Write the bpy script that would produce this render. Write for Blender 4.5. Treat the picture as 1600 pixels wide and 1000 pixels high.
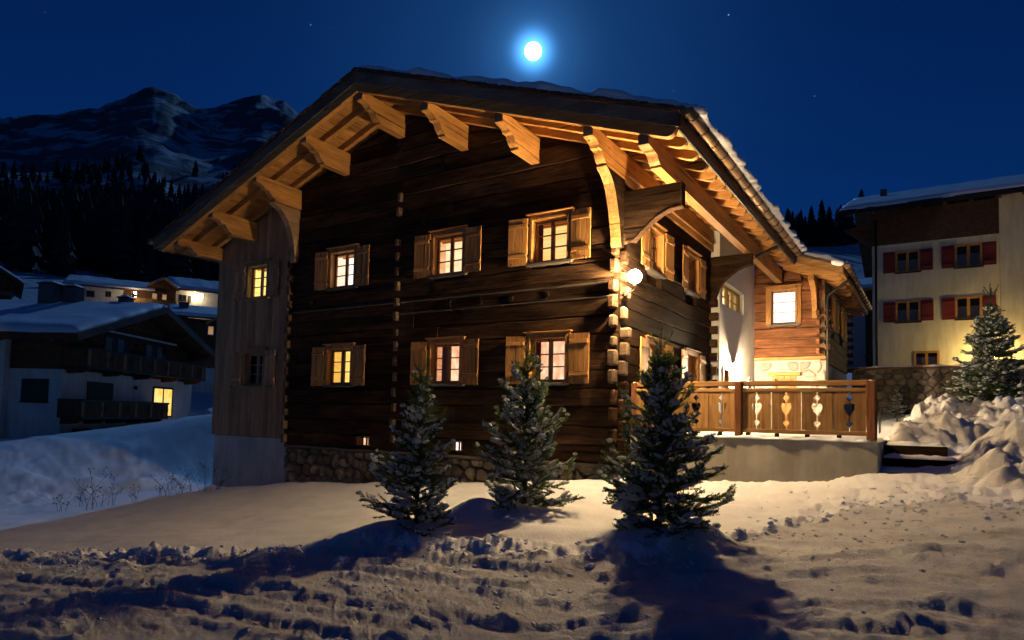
import bpy, bmesh, math, random
import numpy as np
from mathutils import Matrix, Vector

# ------------------------------------------------------------------ camera, sky, moon light, exposure
scene = bpy.context.scene
for o in list(bpy.data.objects):
    bpy.data.objects.remove(o)
rad = math.radians
CAM = np.array([5.149, -11.937, 1.054])
YAW, PITCH, ROLL = -0.5675863, 0.0552587, 0.0228687
FOCAL_PX, PP_Y = 1034.4266, 595.630


def cam_axes():
    cy, sy = math.cos(YAW), math.sin(YAW)
    f = Vector((sy, cy, 0)); r = Vector((cy, -sy, 0)); u = Vector((0, 0, 1))
    f2 = f * math.cos(PITCH) + u * math.sin(PITCH)
    u2 = u * math.cos(PITCH) - f * math.sin(PITCH)
    r3 = r * math.cos(ROLL) + u2 * math.sin(ROLL)
    u3 = u2 * math.cos(ROLL) - r * math.sin(ROLL)
    return r3, u3, f2


cd = bpy.data.cameras.new('camera')
cam = bpy.data.objects.new('camera', cd)
scene.collection.objects.link(cam)
ar, au, af = cam_axes()
cam.matrix_world = Matrix(((ar.x, au.x, -af.x, CAM[0]), (ar.y, au.y, -af.y, CAM[1]), (ar.z, au.z, -af.z, CAM[2]), (0, 0, 0, 1)))
cd.sensor_width = 36.0
cd.lens = FOCAL_PX / 1600 * 36
cd.shift_y = (PP_Y - 500) / 1600
cd.clip_start = 0.05
cd.clip_end = 30000
scene.camera = cam

MOON_AZ, MOON_EL = rad(-31.31), rad(29.68)      # azimuth from +Y towards +X
LIGHT_EL = rad(31.6)
SKY_STRENGTH = 0.0114
MOONLIGHT = 0.50

world = bpy.data.worlds.new('World')
scene.world = world
world.use_nodes = True
wn, wl = world.node_tree.nodes, world.node_tree.links
wn.clear()
w_out = wn.new('ShaderNodeOutputWorld')
w_bg = wn.new('ShaderNodeBackground')
w_sky = wn.new('ShaderNodeTexSky')
w_sky.sky_type = 'NISHITA'
w_sky.sun_disc = False
w_sky.sun_elevation = LIGHT_EL
w_sky.sun_rotation = MOON_AZ
w_sky.altitude = 1700
w_sky.air_density = 1.0
w_sky.dust_density = 0.15
w_sky.ozone_density = 4.0
w_tint = wn.new('ShaderNodeMix'); w_tint.data_type = 'RGBA'; w_tint.blend_type = 'MULTIPLY'
w_tint.inputs[0].default_value = 1.0
w_tint.inputs[7].default_value = (0.035, 0.335, 0.95, 1)
wl.new(w_sky.outputs[0], w_tint.inputs[6])
# stars: sparse small points over the whole dome
w_tc = wn.new('ShaderNodeTexCoord')
w_vo = wn.new('ShaderNodeTexVoronoi'); w_vo.inputs['Scale'].default_value = 42.0
wl.new(w_tc.outputs['Generated'], w_vo.inputs['Vector'])
w_lt = wn.new('ShaderNodeMapRange'); w_lt.inputs[1].default_value = 0.0; w_lt.inputs[2].default_value = 0.055
w_lt.inputs[3].default_value = 1.0; w_lt.inputs[4].default_value = 0.0
wl.new(w_vo.outputs['Distance'], w_lt.inputs[0])
w_sep = wn.new('ShaderNodeSeparateColor'); wl.new(w_vo.outputs['Color'], w_sep.inputs[0])
w_pw = wn.new('ShaderNodeMath'); w_pw.operation = 'POWER'; w_pw.inputs[1].default_value = 6.0
wl.new(w_sep.outputs[0], w_pw.inputs[0])
w_mu = wn.new('ShaderNodeMath'); w_mu.operation = 'MULTIPLY'
wl.new(w_lt.outputs[0], w_mu.inputs[0]); wl.new(w_pw.outputs[0], w_mu.inputs[1])
w_ms = wn.new('ShaderNodeMath'); w_ms.operation = 'MULTIPLY'; w_ms.inputs[1].default_value = 34.0
wl.new(w_mu.outputs[0], w_ms.inputs[0])
w_sc = wn.new('ShaderNodeVectorMath'); w_sc.operation = 'SCALE'
w_sc.inputs[0].default_value = (0.55, 0.8, 1.0)
wl.new(w_ms.outputs[0], w_sc.inputs['Scale'])
# bright air around the moon
md = (math.sin(MOON_AZ) * math.cos(MOON_EL), math.cos(MOON_AZ) * math.cos(MOON_EL), math.sin(MOON_EL))
w_dot = wn.new('ShaderNodeVectorMath'); w_dot.operation = 'DOT_PRODUCT'; w_dot.inputs[1].default_value = md
wl.new(w_tc.outputs['Generated'], w_dot.inputs[0])
def aureole(power, gain, prev):
    m = wn.new('ShaderNodeMath'); m.operation = 'MAXIMUM'; m.inputs[1].default_value = 0
    wl.new(w_dot.outputs['Value'], m.inputs[0])
    p = wn.new('ShaderNodeMath'); p.operation = 'POWER'; p.inputs[1].default_value = power
    wl.new(m.outputs[0], p.inputs[0])
    s = wn.new('ShaderNodeMath'); s.operation = 'MULTIPLY'; s.inputs[1].default_value = gain
    wl.new(p.outputs[0], s.inputs[0])
    if prev is None:
        return s
    a = wn.new('ShaderNodeMath'); a.operation = 'ADD'
    wl.new(s.outputs[0], a.inputs[0]); wl.new(prev.outputs[0], a.inputs[1])
    return a
w_au = aureole(40, 3.6, None)
w_au = aureole(600, 12.0, w_au)
w_au = aureole(5500, 150.0, w_au)
w_as = wn.new('ShaderNodeVectorMath'); w_as.operation = 'SCALE'; w_as.inputs[0].default_value = (0.10, 0.42, 1.0)
wl.new(w_au.outputs[0], w_as.inputs['Scale'])
w_a1 = wn.new('ShaderNodeVectorMath'); w_a1.operation = 'ADD'
wl.new(w_tint.outputs[2], w_a1.inputs[0]); wl.new(w_sc.outputs[0], w_a1.inputs[1])
w_a2 = wn.new('ShaderNodeVectorMath'); w_a2.operation = 'ADD'
wl.new(w_a1.outputs[0], w_a2.inputs[0]); wl.new(w_as.outputs[0], w_a2.inputs[1])
wl.new(w_a2.outputs[0], w_bg.inputs[0])
w_bg.inputs[1].default_value = SKY_STRENGTH
wl.new(w_bg.outputs[0], w_out.inputs[0])

ld = bpy.data.lights.new('moonlight', 'SUN')
ld.energy = MOONLIGHT
ld.angle = rad(0.53)
ld.color = (0.22, 0.5, 1.0)
lo = bpy.data.objects.new('moonlight', ld)
scene.collection.objects.link(lo)
ldir = Vector((math.sin(MOON_AZ) * math.cos(LIGHT_EL), math.cos(MOON_AZ) * math.cos(LIGHT_EL), math.sin(LIGHT_EL)))
lo.rotation_euler = ldir.to_track_quat('Z', 'Y').to_euler()
lo.location = ldir * 60

scene.view_settings.view_transform = 'Standard'
scene.view_settings.look = 'None'
scene.view_settings.gamma = 1
scene.view_settings.exposure = 0.72
scene.view_settings.use_curve_mapping = False
scene.render.engine = 'CYCLES'
scene.cycles.use_denoising = True
scene.cycles.max_bounces = 6
scene.cycles.diffuse_bounces = 3
scene.cycles.glossy_bounces = 2
scene.cycles.transparent_max_bounces = 12
scene.cycles.caustics_reflective = False
scene.cycles.caustics_refractive = False
scene.cycles.sample_clamp_indirect = 4.0

rnd = random.Random(11)
COL = scene.collection

# ------------------------------------------------------------------ materials
MATS = {}


def new_mat(name):
    m = bpy.data.materials.new(name)
    m.use_nodes = True
    MATS[name] = m
    nt = m.node_tree
    return m, nt.nodes, nt.links, nt.nodes['Principled BSDF']


def coords(n, l, scale, jitter=True):
    tc = n.new('ShaderNodeTexCoord')
    mp = n.new('ShaderNodeMapping')
    mp.inputs['Scale'].default_value = scale
    if jitter:
        oi = n.new('ShaderNodeObjectInfo')
        mu = n.new('ShaderNodeMath'); mu.operation = 'MULTIPLY'; mu.inputs[1].default_value = 37.0
        l.new(oi.outputs['Random'], mu.inputs[0])
        ad = n.new('ShaderNodeVectorMath'); ad.operation = 'ADD'
        l.new(tc.outputs['Object'], ad.inputs[0]); l.new(mu.outputs[0], ad.inputs[1])
        l.new(ad.outputs[0], mp.inputs['Vector'])
        return mp, oi
    l.new(tc.outputs['Object'], mp.inputs['Vector'])
    return mp, None


def noise(n, l, vec, scale, detail=6, rough=0.6, dist=0.0):
    t = n.new('ShaderNodeTexNoise')
    t.inputs['Scale'].default_value = scale
    t.inputs['Detail'].default_value = detail
    t.inputs['Roughness'].default_value = rough
    t.inputs['Distortion'].default_value = dist
    l.new(vec.outputs[0], t.inputs['Vector'])
    return t


def ramp(n, l, src, stops):
    r = n.new('ShaderNodeValToRGB')
    e = r.color_ramp.elements
    e[0].position, e[0].color = stops[0][0], (*stops[0][1], 1)
    e[1].position, e[1].color = stops[1][0], (*stops[1][1], 1)
    for p, c in stops[2:]:
        k = e.new(p); k.color = (*c, 1)
    l.new(src, r.inputs[0])
    return r


def mulcol(n, l, a, b):
    m = n.new('ShaderNodeMix'); m.data_type = 'RGBA'; m.blend_type = 'MULTIPLY'
    m.inputs[0].default_value = 1.0
    l.new(a, m.inputs[6]); l.new(b, m.inputs[7])
    return m.outputs[2]


def bump(n, l, p, src, strength, dist=0.02, prev=None):
    b = n.new('ShaderNodeBump')
    b.inputs['Strength'].default_value = strength
    b.inputs['Distance'].default_value = dist
    l.new(src, b.inputs['Height'])
    if prev is not None:
        l.new(prev.outputs[0], b.inputs['Normal'])
    l.new(b.outputs[0], p.inputs['Normal'])
    return b


def wood(name, dark, light, axis, rough=0.65, bmp=0.35, var=0.25, knots=0.0, fine=1.0, worn=None, worn_lo=0.55):
    m, n, l, p = new_mat(name)
    s = {'x': (1.1, 16, 16), 'y': (16, 1.1, 16), 'z': (16, 16, 1.1)}[axis]
    s = tuple(q * fine for q in s)
    mp, oi = coords(n, l, s)
    n1 = noise(n, l, mp, 1.4, 8, 0.68, 0.6)
    mid = tuple((a + b) / 2 for a, b in zip(dark, light))
    rp = ramp(n, l, n1.outputs['Fac'], [(0.30, dark), (0.72, light), (0.5, mid)])
    mp2, _ = coords(n, l, tuple(0.28 + q * 0.06 for q in s))
    n2 = noise(n, l, mp2, 2.2, 4, 0.6)
    rp2 = ramp(n, l, n2.outputs['Fac'], [(0.3, (0.62, 0.6, 0.58)), (0.68, (1.12, 1.12, 1.12))])
    col = mulcol(n, l, rp.outputs[0], rp2.outputs[0])
    vr = n.new('ShaderNodeMapRange')
    vr.inputs[3].default_value = 1 - var; vr.inputs[4].default_value = 1 + var
    l.new(oi.outputs['Random'], vr.inputs[0])
    cc = n.new('ShaderNodeCombineColor')
    for i in range(3):
        l.new(vr.outputs[0], cc.inputs[i])
    col = mulcol(n, l, col, cc.outputs[0])
    if worn:
        # weathered patches and long drying checks
        mw, _ = coords(n, l, {'x': (.5, 1.6, 2.6), 'y': (1.6, .5, 2.6), 'z': (1.6, 1.6, .6)}[axis], False)
        nw = noise(n, l, mw, 1.3, 7, 0.7)
        rw_ = ramp(n, l, nw.outputs['Fac'], [(0.36, (worn_lo,) * 3), (0.66, worn)])
        col = mulcol(n, l, col, rw_.outputs[0])
        mc, _ = coords(n, l, {'x': (.45, 26, 26), 'y': (26, .45, 26), 'z': (26, 26, .45)}[axis])
        nc = noise(n, l, mc, 1.0, 3, 0.5)
        rc_ = ramp(n, l, nc.outputs['Fac'], [(0.335, (0.12, 0.12, 0.12)), (0.36, (1, 1, 1))])
        col = mulcol(n, l, col, rc_.outputs[0])
    if knots > 0:
        ks = {'x': (1.6, 6, 6), 'y': (6, 1.6, 6), 'z': (6, 6, 1.6)}[axis]
        mk, _ = coords(n, l, ks)
        v = n.new('ShaderNodeTexVoronoi'); v.inputs['Scale'].default_value = 1.15
        l.new(mk.outputs[0], v.inputs['Vector'])
        rk = ramp(n, l, v.outputs['Distance'], [(0.05, (1 - knots,) * 3), (0.17, (1, 1, 1))])
        col = mulcol(n, l, col, rk.outputs[0])
    l.new(col, p.inputs['Base Color'])
    p.inputs['Roughness'].default_value = rough
    p.inputs['Specular IOR Level'].default_value = 0.04 if (worn_lo < .6 and worn or 'char' in name) else 0.2
    bump(n, l, p, n1.outputs['Fac'], bmp, 0.012)
    return m


for ax in 'xyz':
    wood('old_log_' + ax, (0.011, 0.006, 0.0036), (0.062, 0.035, 0.020), ax, 0.75, 0.9, 0.40, worn=(1.9, 1.85, 1.75))
    wood('new_wood_' + ax, (0.33, 0.148, 0.042), (0.58, 0.31, 0.10), ax, 0.6, 0.4, 0.18, 0.45, worn=(1.1, 1.07, 1.02), worn_lo=.80)
    wood('board_' + ax, (0.27, 0.165, 0.082), (0.46, 0.305, 0.165), ax, 0.7, 0.4, 0.2, 0.55)
    wood('grey_wood_' + ax, (0.075, 0.062, 0.052), (0.20, 0.17, 0.145), ax, 0.8, 0.5, 0.2)
    wood('brown_wood_' + ax, (0.080, 0.034, 0.015), (0.20, 0.090, 0.042), ax, 0.75, 0.4, 0.2)
    wood('red_log_' + ax, (0.085, 0.033, 0.016), (0.33, 0.15, 0.075), ax, 0.75, 0.9, 0.25, worn=(1.3, 1.2, 1.1))
    wood('terrace_wood_' + ax, (0.19, 0.092, 0.028), (0.46, 0.255, 0.095), ax, 0.6, 0.5, 0.2, 0.4)
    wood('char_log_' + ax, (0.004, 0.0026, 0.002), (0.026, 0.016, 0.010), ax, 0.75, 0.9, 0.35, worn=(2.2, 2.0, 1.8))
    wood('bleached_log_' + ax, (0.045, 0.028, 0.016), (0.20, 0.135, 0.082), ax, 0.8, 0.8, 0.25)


def plain(name, color, rough=0.6, metallic=0.0, nscale=6.0, amount=0.15, bmp=0.1, bscale=40.0, jitter=True, obj_var=0.0):
    m, n, l, p = new_mat(name)
    mp, oi = coords(n, l, (1, 1, 1), jitter)
    n1 = noise(n, l, mp, nscale, 6, 0.6)
    a = tuple(c * (1 - amount) for c in color); b = tuple(min(1, c * (1 + amount)) for c in color)
    rp = ramp(n, l, n1.outputs['Fac'], [(0.3, a), (0.7, b)])
    col = rp.outputs[0]
    if obj_var > 0:
        vr = n.new('ShaderNodeMapRange')
        vr.inputs[3].default_value = 1 - obj_var; vr.inputs[4].default_value = 1 + obj_var
        l.new(oi.outputs['Random'], vr.inputs[0])
        cc = n.new('ShaderNodeCombineColor')
        for i in range(3):
            l.new(vr.outputs[0], cc.inputs[i])
        col = mulcol(n, l, col, cc.outputs[0])
    l.new(col, p.inputs['Base Color'])
    p.inputs['Roughness'].default_value = rough
    p.inputs['Metallic'].default_value = metallic
    p.inputs['Specular IOR Level'].default_value = 0.3
    if bmp > 0:
        n2 = noise(n, l, mp, bscale, 6, 0.65)
        bump(n, l, p, n2.outputs['Fac'], bmp, 0.02)
    return m


plain('snow', (0.78, 0.79, 0.82), 0.6, 0, 3.0, 0.05, 0.55, 34.0, False)
plain('bank_snow', (0.62, 0.60, 0.58), 0.65, 0, 2.2, 0.28, 0.8, 30.0, False)
plain('roof_snow', (0.80, 0.81, 0.84), 0.6, 0, 3.0, 0.04, 0.3, 14.0, False)
plain('concrete', (0.38, 0.355, 0.30), 0.8, 0, 1.3, 0.22, 0.15, 60.0, False)
def stained(name):
    m = MATS[name]; n, l = m.node_tree.nodes, m.node_tree.links
    p = n['Principled BSDF']
    src = p.inputs['Base Color'].links[0].from_socket
    mp, _ = coords(n, l, (2.2, 2.2, .35), False)
    n1 = noise(n, l, mp, 1.6, 7, .7)
    a = mulcol(n, l, src, ramp(n, l, n1.outputs['Fac'], [(.36, (.84, .82, .79)), (.60, (1.03, 1.03, 1.03))]).outputs[0])
    l.new(a, p.inputs['Base Color'])


stained('concrete')
plain('plaster', (0.62, 0.60, 0.55), 0.85, 0, 2.0, 0.06, 0.55, 38.0, False)
plain('plinth_plaster', (0.46, 0.45, 0.44), 0.85, 0, 1.1, 0.22, 0.3, 60.0, False)
plain('mortar', (0.11, 0.095, 0.075), 0.9, 0, 8.0, 0.3, 0.6, 40.0, False)
plain('pale_mortar', (0.36, 0.33, 0.28), 0.9, 0, 5.0, 0.2, 0.6, 40.0, False)
plain('stone', (0.20, 0.155, 0.095), 0.85, 0, 5.0, 0.5, 0.7, 22.0, True, 0.45)
plain('dark_stone', (0.12, 0.10, 0.08), 0.85, 0, 5.0, 0.4, 0.7, 22.0, True, 0.5)
plain('pale_stone', (0.34, 0.30, 0.25), 0.85, 0, 5.0, 0.35, 0.6, 22.0, True, 0.35)
plain('yellow_plaster', (0.70, 0.62, 0.42), 0.9, 0, 0.5, 0.12, 0.25, 30.0, False)
stained('plinth_plaster')
plain('white_plaster', (0.70, 0.66, 0.60), 0.9, 0, 0.7, 0.14, 0.25, 30.0, False)
plain('grey_plaster', (0.34, 0.35, 0.38), 0.9, 0, 0.8, 0.06, 0.2, 30.0, False)
stained('white_plaster'); stained('yellow_plaster')
plain('red_paint', (0.16, 0.020, 0.016), 0.6, 0, 4.0, 0.2, 0.1, 30.0)
plain('yellow_wood', (0.42, 0.21, 0.04), 0.5, 0, 6.0, 0.15, 0.1, 30.0)
plain('green_paint', (0.015, 0.035, 0.022), 0.5, 0, 6.0, 0.2, 0.1, 30.0)
plain('dark_metal', (0.03, 0.028, 0.026), 0.5, 0.6, 8.0, 0.3, 0.05, 30.0)
plain('copper', (0.24, 0.15, 0.085), 0.5, 0.55, 3.0, 0.6, 0.15, 20.0)
plain('shingle', (0.075, 0.05, 0.036), 0.85, 0, 9.0, 0.5, 0.5, 20.0)
plain('dark_room', (0.012, 0.011, 0.010), 0.9, 0, 3.0, 0.2, 0.0)
plain('curtain_red', (0.36, 0.16, 0.14), 0.9, 0, 5.0, 0.2, 0.0)
plain('curtain_white', (0.72, 0.72, 0.66), 0.9, 0, 5.0, 0.1, 0.0)
plain('net_curtain', (0.20, 0.21, 0.22), 0.9, 0, 9.0, 0.25, 0.0)
plain('bark', (0.07, 0.048, 0.032), 0.9, 0, 14.0, 0.4, 0.4, 40.0)
plain('dry_stalk', (0.055, 0.032, 0.020), 0.9, 0, 14.0, 0.3, 0.0)
plain('chimney_plaster', (0.10, 0.11, 0.11), 0.9, 0, 3.0, 0.2, 0.2, 30.0)
plain('far_needles', (0.022, 0.036, 0.030), 0.9, 0, 0.4, 0.5, 0.0, 1.0, False)


def needles():
    m, n, l, p = new_mat('needles')
    mp, oi = coords(n, l, (1, 1, 1))
    n1 = noise(n, l, mp, 9.0, 3, 0.6)
    rp = ramp(n, l, n1.outputs['Fac'], [(0.3, (0.026, 0.048, 0.018)), (0.7, (0.085, 0.115, 0.042))])
    l.new(rp.outputs[0], p.inputs['Base Color'])
    p.inputs['Roughness'].default_value = 0.6
    tl_ = n.new('ShaderNodeBsdfTranslucent')
    br_ = mulcol(n, l, rp.outputs[0], ramp(n, l, n1.outputs['Fac'], [(0.0, (1.5, 1.7, 0.9)), (1.0, (1.5, 1.7, 0.9))]).outputs[0])
    l.new(br_, tl_.inputs[0])
    mx = n.new('ShaderNodeMixShader'); mx.inputs[0].default_value = 0.42
    l.new(p.outputs[0], mx.inputs[1]); l.new(tl_.outputs[0], mx.inputs[2])
    l.new(mx.outputs[0], n['Material Output'].inputs['Surface'])


needles()


def branch_snow():
    m = plain('branch_snow', (0.80, 0.81, 0.83), 0.6, 0, 30.0, 0.06, 0.3, 60.0)
    n, l = m.node_tree.nodes, m.node_tree.links
    p = n['Principled BSDF']
    tl_ = n.new('ShaderNodeBsdfTranslucent'); tl_.inputs[0].default_value = (0.80, 0.80, 0.80, 1)
    mx = n.new('ShaderNodeMixShader'); mx.inputs[0].default_value = 0.45
    l.new(p.outputs[0], mx.inputs[1]); l.new(tl_.outputs[0], mx.inputs[2])
    l.new(mx.outputs[0], n['Material Output'].inputs['Surface'])


branch_snow()


def shingle_wall():
    m, n, l, p = new_mat('shingle_wall')
    tc = n.new('ShaderNodeTexCoord')
    sp = n.new('ShaderNodeSeparateXYZ'); l.new(tc.outputs['Object'], sp.inputs[0])
    cb = n.new('ShaderNodeCombineXYZ'); l.new(sp.outputs['X'], cb.inputs['X']); l.new(sp.outputs['Z'], cb.inputs['Y'])
    br = n.new('ShaderNodeTexBrick')
    br.inputs['Color1'].default_value = (0.105, 0.045, 0.020, 1)
    br.inputs['Color2'].default_value = (0.055, 0.025, 0.012, 1)
    br.inputs['Mortar'].default_value = (0.02, 0.01, 0.006, 1)
    br.inputs['Scale'].default_value = 1.0
    br.inputs['Mortar Size'].default_value = 0.012
    br.inputs['Brick Width'].default_value = 0.14
    br.inputs['Row Height'].default_value = 0.12
    l.new(cb.outputs[0], br.inputs['Vector'])
    l.new(br.outputs['Color'], p.inputs['Base Color'])
    p.inputs['Roughness'].default_value = 0.8
    bump(n, l, p, br.outputs['Fac'], -0.5, 0.02)


shingle_wall()


def glow(name, c1, c2, strength, scale=(1, 1, 1), nscale=2.0):
    m, n, l, p = new_mat(name)
    n.remove(p)
    mp, oi = coords(n, l, scale)
    n1 = noise(n, l, mp, nscale, 4, 0.6)
    rp = ramp(n, l, n1.outputs['Fac'], [(0.35, c1), (0.65, c2)])
    em = n.new('ShaderNodeEmission')
    em.inputs['Strength'].default_value = strength
    l.new(rp.outputs[0], em.inputs['Color'])
    l.new(em.outputs[0], n['Material Output'].inputs['Surface'])
    return m


glow('room_orange', (1.0, 0.46, 0.12), (1.0, 0.62, 0.24), 0.95, (0.6, 0.6, 7), 2.0)
glow('room_peach', (1.0, 0.50, 0.22), (1.0, 0.72, 0.45), 1.0, (0.6, 0.6, 3), 2.2)
glow('room_rose', (0.8, 0.30, 0.14), (1.0, 0.66, 0.42), 0.9, (3, 3, 1.5), 2.5)
glow('room_white', (1.0, 0.78, 0.62), (1.0, 0.90, 0.80), 1.6)
glow('room_yellow', (1.0, 0.74, 0.22), (1.0, 0.88, 0.45), 1.25)
glow('room_gold', (1.0, 0.50, 0.06), (1.0, 0.78, 0.25), 0.9, (3, 3, 1), 2.0)
glow('room_dim', (0.9, 0.42, 0.14), (1.0, 0.6, 0.28), 0.28)
for nm, c1_, c2_, st_ in (('room_orange', (.80, .30, .07), (.95, .45, .13), .75), ('room_peach', (.80, .36, .13), (1, .55, .28), .75), ('room_rose', (.62, .22, .09), (.9, .42, .22), .7), ('room_white', (1.0, .62, .42), (1.0, .78, .6), 1.0),
                          ('room_yellow', (.95, .60, .12), (1.0, .75, .25), 1.0), ('room_gold', (.9, .40, .04), (1.0, .6, .12), .7), ('room_dim', (.7, .3, .1), (.9, .45, .18), .2)):
    glow(nm + '_side', c1_, c2_, st_, (2, 2, 9), 1.5)  # dimmer copies for the side walls, room light and shade put into emission
glow('lamp_glow', (1.0, 0.68, 0.34), (1.0, 0.69, 0.35), 1350.0)
glow('terrace_glow', (1.0, 0.74, 0.45), (1.0, 0.74, 0.44), 3600.0)
glow('house_lamp_glow', (1.0, 0.70, 0.25), (1.0, 0.70, 0.25), 900.0)
glow('far_lamp_glow', (1.0, 0.78, 0.45), (1.0, 0.80, 0.5), 90.0)
glow('moon_glow', (0.96, 0.98, 1.0), (1, 1, 1), 4.0)


def glass():
    m, n, l, p = new_mat('glass')
    n.remove(p)
    tr = n.new('ShaderNodeBsdfTransparent')
    tr.inputs[0].default_value = (0.95, 0.95, 0.95, 1)
    gl = n.new('ShaderNodeBsdfGlossy'); gl.inputs['Roughness'].default_value = 0.03
    fr = n.new('ShaderNodeFresnel'); fr.inputs[0].default_value = 1.45
    mx = n.new('ShaderNodeMixShader')
    ge = n.new('ShaderNodeNewGeometry')
    inv = n.new('ShaderNodeMath'); inv.operation = 'SUBTRACT'; inv.inputs[0].default_value = 1.0
    l.new(ge.outputs['Backfacing'], inv.inputs[1])
    mu = n.new('ShaderNodeMath'); mu.operation = 'MULTIPLY'
    l.new(fr.outputs[0], mu.inputs[0]); l.new(inv.outputs[0], mu.inputs[1])
    l.new(mu.outputs[0], mx.inputs[0]); l.new(tr.outputs[0], mx.inputs[1]); l.new(gl.outputs[0], mx.inputs[2])
    l.new(mx.outputs[0], n['Material Output'].inputs['Surface'])


glass()


def road_mat():
    m, n, l, p = new_mat('packed_snow')
    mp, _ = coords(n, l, (1, 2.2, 1), False)
    n1 = noise(n, l, mp, 1.3, 8, 0.68)
    rp = ramp(n, l, n1.outputs['Fac'], [(0.27, (0.42, 0.365, 0.295)), (0.50, (0.81, 0.81, 0.80)), (0.40, (0.69, 0.665, 0.625))])
    mq, _ = coords(n, l, (1, 1, 1), False)
    n3 = noise(n, l, mq, 60.0, 4, 0.7)
    rp3 = ramp(n, l, n3.outputs['Fac'], [(0.30, (0.70, 0.66, 0.60)), (0.46, (1, 1, 1))])
    col = mulcol(n, l, rp.outputs[0], rp3.outputs[0])
    l.new(col, p.inputs['Base Color'])
    p.inputs['Roughness'].default_value = 0.62
    n2 = noise(n, l, mq, 38.0, 9, 0.8)
    bump(n, l, p, n2.outputs['Fac'], 1.0, 0.035)


road_mat()


def mountain_mat(name, rock_bias, scale):
    m, n, l, p = new_mat(name)
    mp, _ = coords(n, l, (1, 1, 1), False)
    n1 = noise(n, l, mp, scale, 10, 0.66, 0.4)
    ge = n.new('ShaderNodeNewGeometry')
    sx = n.new('ShaderNodeSeparateXYZ'); l.new(ge.outputs['Normal'], sx.inputs[0])
    st = n.new('ShaderNodeMath'); st.operation = 'MULTIPLY_ADD'; st.inputs[1].default_value = -0.55; st.inputs[2].default_value = rock_bias
    l.new(sx.outputs['Z'], st.inputs[0])
    ad = n.new('ShaderNodeMath'); ad.operation = 'ADD'
    l.new(st.outputs[0], ad.inputs[0]); l.new(n1.outputs['Fac'], ad.inputs[1])
    rp = ramp(n, l, ad.outputs[0], [(0.46, (0.50, 0.52, 0.56)), (0.57, (0.08, 0.083, 0.088))])
    l.new(rp.outputs[0], p.inputs['Base Color'])
    p.inputs['Roughness'].default_value = 0.8
    bump(n, l, p, n1.outputs['Fac'], 0.5, 0.3 / scale)


mountain_mat('mountain', 0.50, 0.016)
mountain_mat('hill_snow', 0.28, 0.05)


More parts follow.
